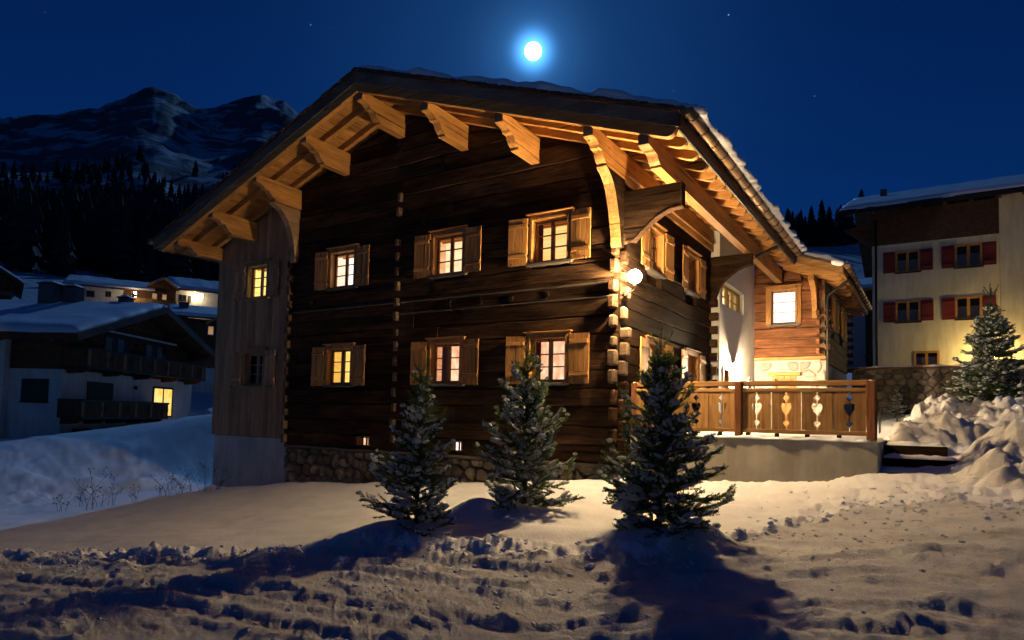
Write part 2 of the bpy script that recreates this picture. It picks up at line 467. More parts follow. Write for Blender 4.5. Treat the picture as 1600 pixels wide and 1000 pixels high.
# ------------------------------------------------------------------ mesh helpers
class MB:
    """Collects shapes and links them as one mesh object."""
    def __init__(self, T=None):
        self.v, self.f, self.T = [], [], T

    def add(self, vs, fs):
        b = len(self.v)
        if self.T:
            vs = [self.T(*q) for q in vs]
        self.v += [tuple(q) for q in vs]
        self.f += [tuple(b + i for i in q) for q in fs]
        return self

    def box(self, x0, x1, y0, y1, z0, z1):
        vs = [(x, y, z) for z in (z0, z1) for y in (y0, y1) for x in (x0, x1)]
        return self.add(vs, [(0, 2, 3, 1), (4, 5, 7, 6), (0, 1, 5, 4), (2, 6, 7, 3), (0, 4, 6, 2), (1, 3, 7, 5)])

    def cbox(self, x0, x1, y0, y1, z0, z1, c=0.008):
        """box with chamfered edges"""
        c = min(c, (x1 - x0) * .3, (y1 - y0) * .3, (z1 - z0) * .3)
        vs, idx = [], {}
        X, Y, Z = (x0, x1), (y0, y1), (z0, z1)
        for i in (0, 1):
            for j in (0, 1):
                for k in (0, 1):
                    sx, sy, sz = (1 - 2 * i) * c, (1 - 2 * j) * c, (1 - 2 * k) * c
                    for a, d in (('x', (0, sy, sz)), ('y', (sx, 0, sz)), ('z', (sx, sy, 0))):
                        idx[i, j, k, a] = len(vs)
                        vs.append((X[i] + d[0], Y[j] + d[1], Z[k] + d[2]))
        fs = []
        for i in (0, 1):
            fs.append([idx[i, j, k, 'x'] for j, k in ((0, 0), (1, 0), (1, 1), (0, 1))])
            fs.append([idx[j, i, k, 'y'] for j, k in ((0, 0), (0, 1), (1, 1), (1, 0))])
            fs.append([idx[j, k, i, 'z'] for j, k in ((0, 0), (1, 0), (1, 1), (0, 1))])
        for a in (0, 1):
            for b in (0, 1):
                fs.append([idx[a, b, 0, 'x'], idx[a, b, 1, 'x'], idx[a, b, 1, 'y'], idx[a, b, 0, 'y']])
                fs.append([idx[a, 0, b, 'x'], idx[a, 1, b, 'x'], idx[a, 1, b, 'z'], idx[a, 0, b, 'z']])
                fs.append([idx[0, a, b, 'y'], idx[1, a, b, 'y'], idx[1, a, b, 'z'], idx[0, a, b, 'z']])
                for k in (0, 1):
                    fs.append([idx[a, b, k, 'x'], idx[a, b, k, 'y'], idx[a, b, k, 'z']])
        return self.add(vs, fs)

    def prism(self, poly, axis, a0, a1):
        """polygon (p,q) extruded along an axis: 'y' takes (x,z), 'x' takes (y,z), 'z' takes (x,y)"""
        n = len(poly)
        def pt(p, a):
            return {'y': (p[0], a, p[1]), 'x': (a, p[0], p[1]), 'z': (p[0], p[1], a)}[axis]
        vs = [pt(p, a0) for p in poly] + [pt(p, a1) for p in poly]
        fs = [tuple(range(n)), tuple(range(2 * n - 1, n - 1, -1))]
        fs += [(i, (i + 1) % n, n + (i + 1) % n, n + i) for i in range(n)]
        return self.add(vs, fs)

    def tube(self, pts, r, n=8, caps=True):
        pts = [Vector(p) for p in pts]
        rs = r if isinstance(r, (list, tuple)) else [r] * len(pts)
        vs = []
        ref = None
        for i, p in enumerate(pts):
            d = (pts[min(i + 1, len(pts) - 1)] - pts[max(i - 1, 0)]).normalized()
            if ref is None:
                ref = d.orthogonal().normalized()
            s = (ref - d * ref.dot(d)).normalized()
            ref = s
            t = d.cross(s)
            for k in range(n):
                a = 2 * math.pi * k / n
                vs.append(p + (s * math.cos(a) + t * math.sin(a)) * rs[i])
        fs = []
        for i in range(len(pts) - 1):
            for k in range(n):
                fs.append((i * n + k, i * n + (k + 1) % n, (i + 1) * n + (k + 1) % n, (i + 1) * n + k))
        if caps:
            fs.append(tuple(range(n - 1, -1, -1)))
            fs.append(tuple(range((len(pts) - 1) * n, len(pts) * n)))
        return self.add(vs, fs)

    def lathe(self, c, prof, n=16):
        """profile of (radius, z) round a vertical axis at c"""
        vs, fs = [], []
        for r, z in prof:
            for k in range(n):
                a = 2 * math.pi * k / n
                vs.append((c[0] + r * math.cos(a), c[1] + r * math.sin(a), c[2] + z))
        for i in range(len(prof) - 1):
            for k in range(n):
                fs.append((i * n + k, i * n + (k + 1) % n, (i + 1) * n + (k + 1) % n, (i + 1) * n + k))
        fs.append(tuple(range(n - 1, -1, -1)))
        fs.append(tuple(range((len(prof) - 1) * n, len(prof) * n)))
        return self.add(vs, fs)

    def sphere(self, c, r, nu=12, nv=8):
        return self.lathe(c, [(max(r * math.sin(math.pi * i / nv), r * 0.02), -r * math.cos(math.pi * i / nv)) for i in range(nv + 1)], nu)

    def log(self, u0, u1, v0, v1, w_in=-0.14, w_out=0.0, u0t=None, u1t=None, jit=0.012, r=rnd):
        """hewn log along u (w outward, v up) with uneven edges; top ends may differ (gable cuts)"""
        u0t = u0 if u0t is None else u0t
        u1t = u1 if u1t is None else u1t
        n = max(2, min(9, int((u1 - u0) / 0.45) + 1))
        dw = r.uniform(-0.012, 0.012)
        vs, fs = [], []
        for i in range(n + 1):
            t = i / n
            ub, ut = u0 + (u1 - u0) * t, u0t + (u1t - u0t) * t
            j = [r.uniform(-jit, jit) for _ in range(4)]
            wo = w_out + dw + j[0] * .7
            vs += [(ub, w_in, v0), (ub, wo - 0.018, v0 + j[1] + .004), (ub, wo, v0 + 0.022 + j[1]),
                   (ut, wo + j[3] * .6, v1 - 0.022 + j[2]), (ut, wo - 0.018, v1 + j[2] - .004), (ut, w_in, v1)]
        for i in range(n):
            for k in range(6):
                fs.append((i * 6 + k, i * 6 + (k + 1) % 6, (i + 1) * 6 + (k + 1) % 6, (i + 1) * 6 + k))
        fs += [tuple(range(5, -1, -1)), tuple(range(n * 6, n * 6 + 6))]
        return self.add(vs, fs)

    def build(self, name, mat, parent=None, smooth=False):
        me = bpy.data.meshes.new(name)
        me.from_pydata(self.v, [], self.f)
        bm = bmesh.new(); bm.from_mesh(me)
        bmesh.ops.recalc_face_normals(bm, faces=bm.faces)
        bm.to_mesh(me); bm.free()
        me.materials.append(MATS[mat])
        if smooth:
            me.polygons.foreach_set('use_smooth', [True] * len(me.polygons))
        me.update()
        o = bpy.data.objects.new(name, me)
        COL.objects.link(o)
        if parent:
            o.parent = parent
        return o


def np_mesh(name, verts, faces, mat, parent=None, smooth=True):
    """verts (n,3) array, faces (m,3|4) array"""
    me = bpy.data.meshes.new(name)
    k = faces.shape[1]
    me.vertices.add(len(verts)); me.vertices.foreach_set('co', np.asarray(verts, dtype=np.float32).ravel())
    me.loops.add(faces.size); me.loops.foreach_set('vertex_index', np.asarray(faces, dtype=np.int32).ravel())
    me.polygons.add(len(faces))
    me.polygons.foreach_set('loop_start', np.arange(0, faces.size, k, dtype=np.int32))
    me.polygons.foreach_set('loop_total', np.full(len(faces), k, dtype=np.int32))
    me.polygons.foreach_set('use_smooth', np.full(len(faces), smooth))
    me.materials.append(MATS[mat])
    me.update(calc_edges=True)
    me.validate()
    o = bpy.data.objects.new(name, me)
    COL.objects.link(o)
    if parent:
        o.parent = parent
    return o


def tag(o, label=None, cat=None, group=None, kind=None):
    if label: o['label'] = label
    if cat: o['category'] = cat
    if group: o['group'] = group
    if kind: o['kind'] = kind
    return o


def empty(name, parent=None, loc=(0, 0, 0), rz=0.0):
    o = bpy.data.objects.new(name, None)
    COL.objects.link(o)
    o.empty_display_size = 0.2
    o.location = loc
    o.rotation_euler = (0, 0, rz)
    if parent:
        o.parent = parent
    return o


def front(u, w, v):       # wall facing -Y
    return (u, -w, v)


def side(u, w, v):        # wall facing +X at X = 0
    return (w, u, v)


def shifted(T, du=0.0, dw=0.0):
    return lambda u, w, v: T(u + du, w + dw, v)


def pieces(u0, u1, v0, v1, holes):
    """interval [u0,u1] minus the holes that a strip v0..v1 crosses"""
    segs = [(u0, u1)]
    for (a, b, c, d) in holes:
        if v1 <= c + 1e-4 or v0 >= d - 1e-4:
            continue
        out = []
        for s, e in segs:
            if b <= s or a >= e:
                out.append((s, e)); continue
            if a > s: out.append((s, a))
            if b < e: out.append((b, e))
        segs = out
    return segs


def backing(mb, u0, u1, v0, v1, holes, w0, w1):
    vs = sorted({v0, v1, *[h[2] for h in holes], *[h[3] for h in holes]})
    vs = [v for v in vs if v0 <= v <= v1]
    for a, b in zip(vs[:-1], vs[1:]):
        for s, e in pieces(u0, u1, a, b, holes):
            mb.box(s, e, w0, w1, a, b)


# ------------------------------------------------------------------ noise for terrain
PERM = np.random.RandomState(3).permutation(512)
GR = np.random.RandomState(5).uniform(0, 2 * np.pi, 512)


def perlin(x, y):
    x = np.asarray(x, float); y = np.asarray(y, float)
    xi = np.floor(x).astype(int); yi = np.floor(y).astype(int)
    xf = x - xi; yf = y - yi
    u = xf ** 3 * (xf * (xf * 6 - 15) + 10); v = yf ** 3 * (yf * (yf * 6 - 15) + 10)
    def g(ix, iy, fx, fy):
        a = GR[PERM[(PERM[ix & 511] + iy) & 511]]
        return np.cos(a) * fx + np.sin(a) * fy
    n00 = g(xi, yi, xf, yf); n10 = g(xi + 1, yi, xf - 1, yf)
    n01 = g(xi, yi + 1, xf, yf - 1); n11 = g(xi + 1, yi + 1, xf - 1, yf - 1)
    return (n00 * (1 - u) + n10 * u) * (1 - v) + (n01 * (1 - u) + n11 * u) * v


def fbm(x, y, oct=4, gain=0.5):
    t = 0; a = 1.0
    for i in range(oct):
        t = t + a * perlin(x * 2 ** i + 17.3 * i, y * 2 ** i + 9.1 * i)
        a *= gain
    return t


def chunks(x, y, thr=0.0):
    """broken lumps: rounded cells of random height"""
    xi = np.floor(x).astype(int); yi = np.floor(y).astype(int)
    best = np.full(x.shape, 9.0); rb = np.zeros(x.shape)
    for dx in (-1, 0, 1):
        for dy in (-1, 0, 1):
            cx, cy = xi + dx, yi + dy
            h = PERM[(PERM[cx & 511] + cy) & 511]
            a = GR[h]; r = PERM[(h + 71) & 511] / 511.0
            d = (cx + .5 + .38 * np.cos(a) - x) ** 2 + (cy + .5 + .38 * np.sin(a) - y) ** 2
            d = d * (1.0 + .8 * r)
            m = d < best
            best = np.where(m, d, best); rb = np.where(m, r, rb)
    return np.where(rb > thr, (rb - thr) / (1 - thr) * .7 + .3, 0) * np.sqrt(np.clip(1 - best / .42, 0, 1))


def sstep(a, b, x):
    t = np.clip((x - a) / (b - a), 0, 1)
    return t * t * (3 - 2 * t)


# ------------------------------------------------------------------ terrain
CP = np.array([
    (-12.9, -.2, -1.2), (-9.7, -.2, -.84), (-6.9, -.2, -.66), (-4.1, -.2, -.46), (-.9, -.2, -.17), (0.2, -.2, -.06), (1.5, .3, -.05),
    (3.2, .3, .0), (4.35, .3, .2), (-0.39, -5.43, -.44), (-0.03, -3.38, -.33), (2.35, -4.19, -.30), (-6, -4, -.95), (-3, -4, -.62),
    (-4.5, -8.2, -.86), (-2, -7.4, -.68), (1.2, -5.6, -.5), (3.3, -3.7, -.33), (-.1, -9.95, -.60), (2.6, -7.9, -.54), (5.15, -11.9, -.52),
    (5.7, -5.7, -.38), (-8, -9, -1.1), (-15, -10, -1.45), (10, -8, -.25), (8, -4, .0), (6, -2.5, .05), (4.8, -1.2, .05), (5, -20, -.9),
    (-10, -20, -1.5), (15, -20, -.3), (5.5, .5, .28), (5.0, 2.6, .66), (6.6, 2, .35), (2, 3, .2), (3, 6, .45), (2, 8.5, .7), (1, 10, .75),
    (4.2, 8, .88), (4.8, 5, .82), (4.0, 13.5, 1.35), (6, 13.3, 1.55), (9, 13, 1.75), (6.6, 12, 1.45), (12, 6, 1.0), (14, 16, 2.2), (18, 0, .5), (5, 22, 3.4),
    (-13.8, -4.8, -1.3), (-12.8, -2.6, -1.25), (-16, -2, -1.05), (-21, -2.4, -.42), (-19.7, 1, -.02), (-18.3, 3.4, .62), (-24, 7, .78),
    (-28, 1.5, -.22), (-34, 12, .3), (-26, -4, -.6), (-35, -5, -.8), (-22, -12, -1.5), (-15, 6, .5), (-16, 12, 1.2), (-13, 2, -.9), (-8, 15, 1.5), (2, 20, 3.0),
    (-30, -20, -2), (25, -20, .2), (30, 10, 2.5), (-40, 25, 2.2), (-20, 30, 3.0), (0, 35, 4.2), (15, 32, 4.6)])


def tps_fit(P):
    n = len(P)
    d = np.hypot(P[:, None, 0] - P[None, :, 0], P[:, None, 1] - P[None, :, 1])
    K = np.where(d > 0, d * d * np.log(d + 1e-12), 0) + np.eye(n) * 0.8
    A = np.zeros((n + 3, n + 3)); A[:n, :n] = K; A[:n, n] = 1; A[:n, n + 1:] = P[:, :2]
    A[n, :n] = 1; A[n + 1:, :n] = P[:, :2].T
    return np.linalg.solve(A, np.concatenate([P[:, 2], np.zeros(3)]))


TPS = tps_fit(CP)


def near_z(x, y):
    z = TPS[len(CP)] + TPS[len(CP) + 1] * x + TPS[len(CP) + 2] * y
    for i, (px, py, _) in enumerate(CP):
        d2 = (x - px) ** 2 + (y - py) ** 2
        z = z + TPS[i] * 0.5 * d2 * np.log(d2 + 1e-12)
    return z


BX = [-60, -15, -8, -4.5, -2, -.6, 1.2, 2.5, 3.1, 3.8, 4.4, 5.2, 6.2, 7.5, 10, 20, 60]
BY = [-12, -10.2, -9.3, -8.2, -7.4, -6.3, -5.7, -5.35, -4.0, -2.7, -1.8, -1.2, -1.7, -2.5, -3.2, -5, -10]


def road_s(x, y):
    """signed distance-like value: below 0 on the road"""
    return y - np.interp(x, BX, BY) + 0.22 * perlin(x * 0.9 + 5, y * 0.9)


AZ_N = [-180, -120, -90, -71, -67.6, -64, -62, -59, -56, -54.6, -52, -45, -35, -22, -12, -4, 6, 30, 90, 180]
PEAK = [14, 15, 17, 18.8, 20.4, 22.2, 24.1, 22.6, 23.7, 24.7, 24.0, 21, 18, 14.5, 11.5, 11, 11, 12, 14, 14]
D_N = np.array([30, 60, 90, 130, 165, 250, 400, 700, 1200, 1700, 2600, 4000.0])
G_N = np.array([0, 0, 0, 0, 0, .13, .30, .52, .80, 1.0, .78, .4])
EL_L = np.array([0.0, 1.6, 4.4, 7.4, 9.0, 9.0, 9.0, 9.0, 9.0, 9.0, 9.0, 8.0])
EL_R = np.array([2.5, 5.0, 9.4, 12.9, 14.6, 12.8, 10.5, 9.0, 9.0, 9.0, 9.0, 8.0])


def far_z(x, y):
    dx, dy = x - CAM[0], y - CAM[1]
    d = np.hypot(dx, dy)
    az = np.degrees(np.arctan2(dx, dy))
    lg = np.log(np.maximum(d, 1) / 1700.0)
    azw = az + np.clip(-lg, 0, 2.2) * (5.5 * perlin(lg * 1.6 + 4.0, az * .045) + 2.5 * perlin(lg * 4.5, az * .12 + 7))
    pk = sum(np.interp(azw + o_, AZ_N, PEAK) for o_ in (-1.4, -.7, 0, .7, 1.4)) / 5
    wr = sstep(-50, -14, az) * (1 - sstep(40, 120, az))
    ld_ = np.log(np.maximum(d, 25))
    el = np.interp(ld_, np.log(D_N), EL_L) * (1 - wr) + np.interp(ld_, np.log(D_N), EL_R) * wr
    g = np.interp(ld_, np.log(D_N), G_N)
    el = el + np.maximum(pk - 9.0, 0) * g
    z = CAM[2] + d * np.tan(np.radians(el))
    amp = sstep(150, 900, d) * d * 0.015
    z = z + amp * fbm(x / 260.0, y / 260.0, 6, 0.55)
    r2 = 1 - np.abs(fbm(x / 170.0 + 3, y / 170.0, 4, 0.5))
    z = z + sstep(400, 1300, d) * 34 * (r2 - .75)
    z = z + sstep(60, 200, d) * 0.6 * perlin(x / 14, y / 7) * wr
    return z


BUMPS = [  # x, y, sx, sy, height: mounds round the young trees and the ploughed heaps on the right
    (-0.85, -5.70, .50, .40, .15), (-0.45, -5.30, .45, .35, .10), (-0.55, -3.95, .42, .42, .22), (-0.1, -3.5, .5, .4, .10), (2.85, -4.45, .45, .36, .17), (2.25, -4.4, .55, .35, .12), (1.0, -4.6, .7, .4, .06),
    (4.95, 4.2, .6, .7, .36), (4.55, 3.5, .3, .45, .22), (5.6, 4.6, .6, .7, .22), (5.1, 9.0, .55, .9, .42), (5.9, 9.0, .9, .9, .36), (7.2, 8.6, 1.2, 1.0, .30), (8.8, 8, 1.5, 1.2, .3),
    (6.25, 1.7, .52, .9, .60), (7.3, 1.2, .9, 1.0, .50), (5.95, .2, .4, .5, .26), (6.9, .0, .8, .6, .22), (9, 1, 1.2, 1.2, .6),
    (-17.5, 4.5, 2.2, 2.5, .25), (-15.2, -2.3, .8, .6, .16), (-16.6, -3.4, .9, .5, .18), (-18.4, -3.6, .9, .5, .16), (-14.3, -1.2, .7, .7, .18)]


def ground_z(x, y, detail=True):
    x = np.asarray(x, float); y = np.asarray(y, float)
    d = np.hypot(x - CAM[0], y - CAM[1])
    k = sstep(38, 62, d)
    nz = np.zeros_like(x)
    m = d < 63
    if np.any(m):
        nz[m] = near_z(x[m], y[m])
    z = nz * (1 - k) + far_z(x, y) * k
    heap = np.zeros_like(x)
    for bx, by, sx, sy, h in BUMPS:
        e = np.exp(-((x - bx) / sx) ** 2 - ((y - by) / sy) ** 2)
        z = z + h * e
        if bx > 4:
            heap = np.maximum(heap, e)
    if not detail:
        return z
    s = road_s(x, y)
    near = 1 - sstep(26, 40, d)
    road = 1 - sstep(-.25, .15, s)
    pl = perlin(x * .62 + 3.1, y * 1.75 + 1.2) + .35 * perlin(x * 2.1, y * 4.3)
    plate = sstep(.15, .29, pl) * (.036 + .028 * perlin(x * 3.1, y * 5.0) + .018 * fbm(x * 8, y * 11, 2))
    pl2 = perlin(x * 1.3 + 31, y * 3.4 + 7) + .3 * perlin(x * 5, y * 8)
    plate2 = sstep(.20, .32, pl2) * (.020 + .02 * perlin(x * 7, y * 10))
    ruts = .012 * np.sin((y - .18 * x + .25 * perlin(x * .5, y * .5)) * 9.0) * (.5 + perlin(x * .4, y * .9))
    wx, wy = x + .12 * perlin(x * 3, y * 3), y + .12 * perlin(x * 3 + 9, y * 3)
    tr = np.zeros_like(x)
    sr = y - np.interp(x, BX, BY) * .55 - (-.085 * x - 4.2) * .45
    for c_, ph in ((-1.15, 0), (-1.75, 1), (-2.75, 2), (-3.4, 3), (-4.6, 4)):
        q = sr - c_ + .12 * perlin(x * .35 + ph * 7, y * .1)
        k = np.exp(-(q / .13) ** 4)
        tr = tr + k * (-.030 + .0035 * np.sin(x * 62 + np.abs(q) * 45 + ph)) + .024 * np.exp(-((np.abs(q) - .19) / .06) ** 2) * (1 + perlin(x * 4, y * 4))
    clod = .026 * chunks(wx * 2.4, wy * 5.0, .86) + .014 * chunks(wx * 7 + 3, wy * 11, .72)
    rz = tr + clod + plate + plate2 + ruts + .028 * perlin(x * .7, y * 1.3) + .021 * fbm(x * 2.6, y * 5.0, 5, .70) + .008 * fbm(x * 12, y * 20, 3, .65)
    berm = np.exp(-((s - .18) / .30) ** 2) * (.085 + .10 * perlin(x * 1.4, y * 1.4) + .11 * fbm(x * 4.0, y * 4.5, 4, .65) + .12 * chunks(x * 3.0 + .3 * perlin(x * 4, y * 4), y * 3.4, .25) + .07 * chunks(x * 7.5, y * 8, .3))
    soft = .06 * perlin(x * .9, y * .9) + .022 * perlin(x * 2.6, y * 2.6) + .004 * fbm(x * 9, y * 9, 2)
    walk = sstep(2.9, 3.8, x) * (1 - sstep(6, 12, y)) * sstep(-6, -4, y)        # trodden snow right of the last tree
    walk = np.maximum(walk, sstep(-.6, 1.4, x) * sstep(-3.2, -1.5, y) * .75)
    soft = soft + walk * (.085 * fbm(x * 2.4, y * 2.6, 4, .6) + .04 * np.abs(perlin(x * 5, y * 5)))
    leftw = sstep(-11.5, -14, x) * sstep(-9, -5.5, y)
    soft = soft + leftw * (.10 * fbm(x * .9, y * 1.2, 3, .55) * (1 - sstep(-.5, 2.5, y)) + .03 * fbm(x * 4, y * 5, 3, .6) * np.exp(-((y + 3.5) / 1.4) ** 2))
    block = np.sqrt(heap) * (.10 * fbm(x * 1.6, y * 1.6, 4, .6))
    z = z + near * (road * rz + (1 - road) * soft + berm * .72 * (1 - walk * .6) * (1 - sstep(9, 14, d) * .5) + block)
    return z


def build_terrain():
    fine = np.arange(-74, 8.01, 0.125)
    coarse = np.concatenate([np.arange(8.5, 180, 3.0), np.arange(-180, -74.4, 3.0)])
    az = np.radians(np.concatenate([fine, coarse]))
    rr = [0.3, 0.7]
    r = 1.1
    while r < 45:
        rr.append(r); r *= 1.0088 if r < 22 else 1.0145
    while r < 3600:
        rr.append(r); r *= 1.036
    rr = np.array(rr)
    A, Rr = np.meshgrid(az, rr)
    x = CAM[0] + Rr * np.sin(A); y = CAM[1] + Rr * np.cos(A)
    z = ground_z(x, y)
    V = np.stack([x, y, z], -1).reshape(-1, 3)
    nr, na = len(rr), len(az)
    I, J = np.meshgrid(np.arange(nr - 1), np.arange(na), indexing='ij')
    J2 = (J + 1) % na
    F = np.stack([I * na + J, I * na + J2, (I + 1) * na + J2, (I + 1) * na + J], -1).reshape(-1, 4)
    F = F[:, ::-1]
    fc = V[F].mean(1)
    d = np.hypot(fc[:, 0] - CAM[0], fc[:, 1] - CAM[1])
    s = road_s(fc[:, 0], fc[:, 1])
    sel = {'road': (s < 0) & (d < 60), 'ground': (s >= 0) & (d < 60), 'hillside': (d >= 60) & (d < 330), 'mountain': d >= 330}
    mats = {'road': 'packed_snow', 'ground': 'snow', 'hillside': 'hill_snow', 'mountain': 'mountain'}
    for k, m in sel.items():
        f = F[m]
        u, inv = np.unique(f, return_inverse=True)
        o = np_mesh(k, V[u], inv.reshape(f.shape), mats[k])
        tag(o, {'road': 'packed and rutted snow road in the foreground', 'ground': 'soft snow lying round the houses',
                'hillside': 'moonlit snow slope behind the houses', 'mountain': 'dark snowy mountain with rock bands'}[k], kind='structure')


build_terrain()


def snow_heaps():
    """ploughed heaps: a finer mesh of broken blocks laid on the ground right of the steps"""
    xs = np.arange(4.42, 10.0, .04); ys_ = np.arange(-1.0, 10.6, .042)
    x, y = np.meshgrid(xs, ys_)
    heap = np.zeros_like(x)
    for bx, by, sx, sy, h in BUMPS:
        if bx > 4:
            heap = np.maximum(heap, np.exp(-((x - bx) / (sx * 1.25)) ** 2 - ((y - by) / (sy * 1.25)) ** 2))
    wx = x + .10 * perlin(x * 2.5, y * 2.5); wy = y + .10 * perlin(x * 2.5 + 5, y * 2.5 + 3)
    back = sstep(3.2, 6.0, y)
    lump = (.12 + .06 * back) * chunks(wx * 1.9, wy * 1.9, .15) + (.07 + .08 * back) * chunks(wx * 4.2 + 7, wy * 4.2, .1) + (.03 + .04 * back) * chunks(wx * 9 + 3, wy * 9, .1) + .02 * fbm(x * 8, y * 8, 4, .7)
    k = sstep(.18, .6, heap)
    z = ground_z(x, y) + k * (lump + .004) - (1 - sstep(.10, .22, heap)) * .12
    nv, nu = x.shape
    I, J = np.meshgrid(np.arange(nv - 1), np.arange(nu - 1), indexing='ij')
    F = np.stack([I * nu + J, I * nu + J + 1, (I + 1) * nu + J + 1, (I + 1) * nu + J], -1).reshape(-1, 4)
    keep = heap.ravel()[F].max(1) > .08
    F = F[keep]
    V = np.stack([x, y, z], -1).reshape(-1, 3)
    u, inv = np.unique(F, return_inverse=True)
    o = np_mesh('snow_bank', V[u], inv.reshape(F.shape), 'bank_snow')
    tag(o, 'ploughed heaps of broken snow right of the terrace steps', kind='structure')


snow_heaps()


def gz(x, y):
    return float(ground_z(np.array([x]), np.array([y]), False)[0])

# ------------------------------------------------------------------ the chalet
chalet = empty('chalet')
tag(chalet, 'large old dark log chalet with carved eaves and lit windows behind three young spruces', 'house')
RIDGE, SLOPE = -5.85, 0.36
EAVE_R, EAVE_L = 1.66, -13.9
VERGE, BACK = -1.58, 9.3


def zp(x):                      # top of the purlins = underside of the rafters
    return 8.46 - SLOPE * abs(x - RIDGE)


WIN_HW, WIN_V = 0.45, (1.80, 2.74, 4.33, 5.27)


def window(parent, T, uc, v0, v1, room, dark=False, curtain=None, wood_l='new_wood_', ax='x', shutters=True, hw=WIN_HW, rows=3, casing=0.085, cols=2, deep=0.6, tilt=0.0):
    """casement window in a wall whose outward direction is w; room = glowing interior material"""
    w = empty('window', parent)
    T = shifted(T, uc)
    h = v1 - v0
    c = MB(T)
    for s in (-1, 1):
        a, b = sorted((s * hw, s * (hw + casing)))
        c.cbox(a, b, -.03, .045, v0 - .02, v1 + .09, .006)
        a, b = sorted((s * (hw - .035), s * (hw + .02)))
        c.cbox(a, b, -.02, .062, v0 - .01, v1 + .045, .006)
    c.cbox(-hw - casing + .003, hw + casing - .003, -.028, .041, v1 + .004, v1 + .093, .006)
    c.cbox(-hw, hw, -.018, .058, v1 - .02, v1 + .03, .006)
    c.build('casing', wood_l + 'z', w)
    g = MB(T)
    for s in (-1, 1):
        a, b = sorted((s * (hw - .002), s * (hw - .024)))
        g.box(a, b, -.20, -.021, v0, v1)
    g.box(-hw + .024, hw - .024, -.20, -.021, v1 - .024, v1 - .002)
    g.box(-hw + .024, hw - .024, -.20, -.021, v0 + .002, v0 + .02)
    g.build('lining', wood_l + 'z', w)
    sash = MB(T)
    iw = hw - .026
    st = .05
    for s in (-1, 1):
        a, b = sorted((s * iw, s * (iw - st)))
        sash.cbox(a, b, -.155, -.105, v0 + .022, v1 - .026, .006)
    sash.cbox(-iw + st, iw - st, -.154, -.106, v0 + .022, v0 + .022 + st, .006)
    sash.cbox(-iw + st, iw - st, -.154, -.106, v1 - .026 - st, v1 - .026, .006)
    mull = .045 if cols == 2 else .0
    if cols == 2:
        sash.cbox(-mull, mull, -.157, -.098, v0 + .023 + st, v1 - .027 - st, .008)
    gl0, gl1 = v0 + .022 + st, v1 - .026 - st
    spans = [(-iw + st, -mull), (mull, iw - st)] if cols == 2 else [(-iw + st, iw - st)]
    if cols == 3:
        q = (iw - st) * 2 / 3
        for k in (1, 2):
            sash.cbox(-iw + st + q * k - .03, -iw + st + q * k + .03, -.156, -.1, gl0, gl1, .006)
        spans = [(-iw + st + q * k + .03 * (k > 0), -iw + st + q * (k + 1) - .03 * (k < 2)) for k in range(3)]
    sash.build('sash', wood_l + 'z', w)
    for a, b in spans:
        for k in range(1, rows):
            z = gl0 + (gl1 - gl0) * k / rows
            MB(T).box(a + .001, b - .001, -.145, -.112, z - .012, z + .012).build('glazing_bar', wood_l + ax, w)
    pane = None
    for a, b in spans:
        for k in range(rows):
            z0 = gl0 + (gl1 - gl0) * k / rows + (.012 if k else 0)
            z1 = gl0 + (gl1 - gl0) * (k + 1) / rows - (.012 if k < rows - 1 else 0)
            MB(T).box(a, b, -.133, -.127, z0, z1).build('pane', 'glass', w)
    MB(T).cbox(-hw - .10, hw + .10, -.19, .085, v0 - .065, v0 - .003, .008).build('sill', 'grey_wood_' + ax if wood_l == 'new_wood_' else wood_l + ax, w)
    MB(T).cbox(-hw - casing - .03, hw + casing + .03, -.01, .10, v1 + .094, v1 + .125, .006).build('head_board', wood_l + ax, w)
    r = MB(T)
    a, b, c0, c1, d = -hw - .28, hw + .28, v0 - .45, v1 + .10, -.205
    r.add([(a, d - deep, c0), (b, d - deep, c0), (b, d - deep, c1), (a, d - deep, c1)], [(0, 1, 2, 3)])
    bk = r.build('lit_room' if not dark else 'dark_room', room, w)
    r = MB(T)
    r.add([(a, d, c0), (b, d, c0), (b, d, c1), (a, d, c1), (a, d - deep, c0), (b, d - deep, c0), (b, d - deep, c1), (a, d - deep, c1)],
          [(0, 1, 5, 4), (1, 2, 6, 5), (2, 3, 7, 6), (3, 0, 4, 7)])
    r.build('room_wall', room if dark else room + '_side', w)
    if not dark:
        for k in range(3):
            z = v1 + .05
            y0 = d - deep * (.18 + .28 * k)
            MB(T).box(a + .02, b - .02, y0 - .035, y0 + .035, z - .04, z + .045).build('ceiling_beam', 'new_wood_x', w)
        q = rnd.uniform(.05, .22)
        if v0 < 3:
            MB(T).cbox(q, b - .02, d - deep + .02, d - deep + .22, c0, v0 + h * rnd.uniform(.3, .62), .01).build('cabinet', 'new_wood_z', w)
    if curtain:
        cm, (s0, s1) = curtain
        n = 22
        vs = []
        for i in range(n + 1):
            u = -hw + (s0 + (s1 - s0) * i / n) * 2 * hw
            ww = -.24 - .02 * math.sin(i * 1.9) - .008 * math.sin(i * 4.1)
            vs += [(u, ww, v0 - .05), (u, ww, v1 + .02), (u, ww - .004, v1 + .02), (u, ww - .004, v0 - .05)]
        fs = []
        for i in range(n):
            for k in range(4):
                fs.append((i * 4 + k, i * 4 + (k + 1) % 4, i * 4 + 4 + (k + 1) % 4, i * 4 + 4 + k))
        MB(T).add(vs, fs).build('curtain', cm, w, True)
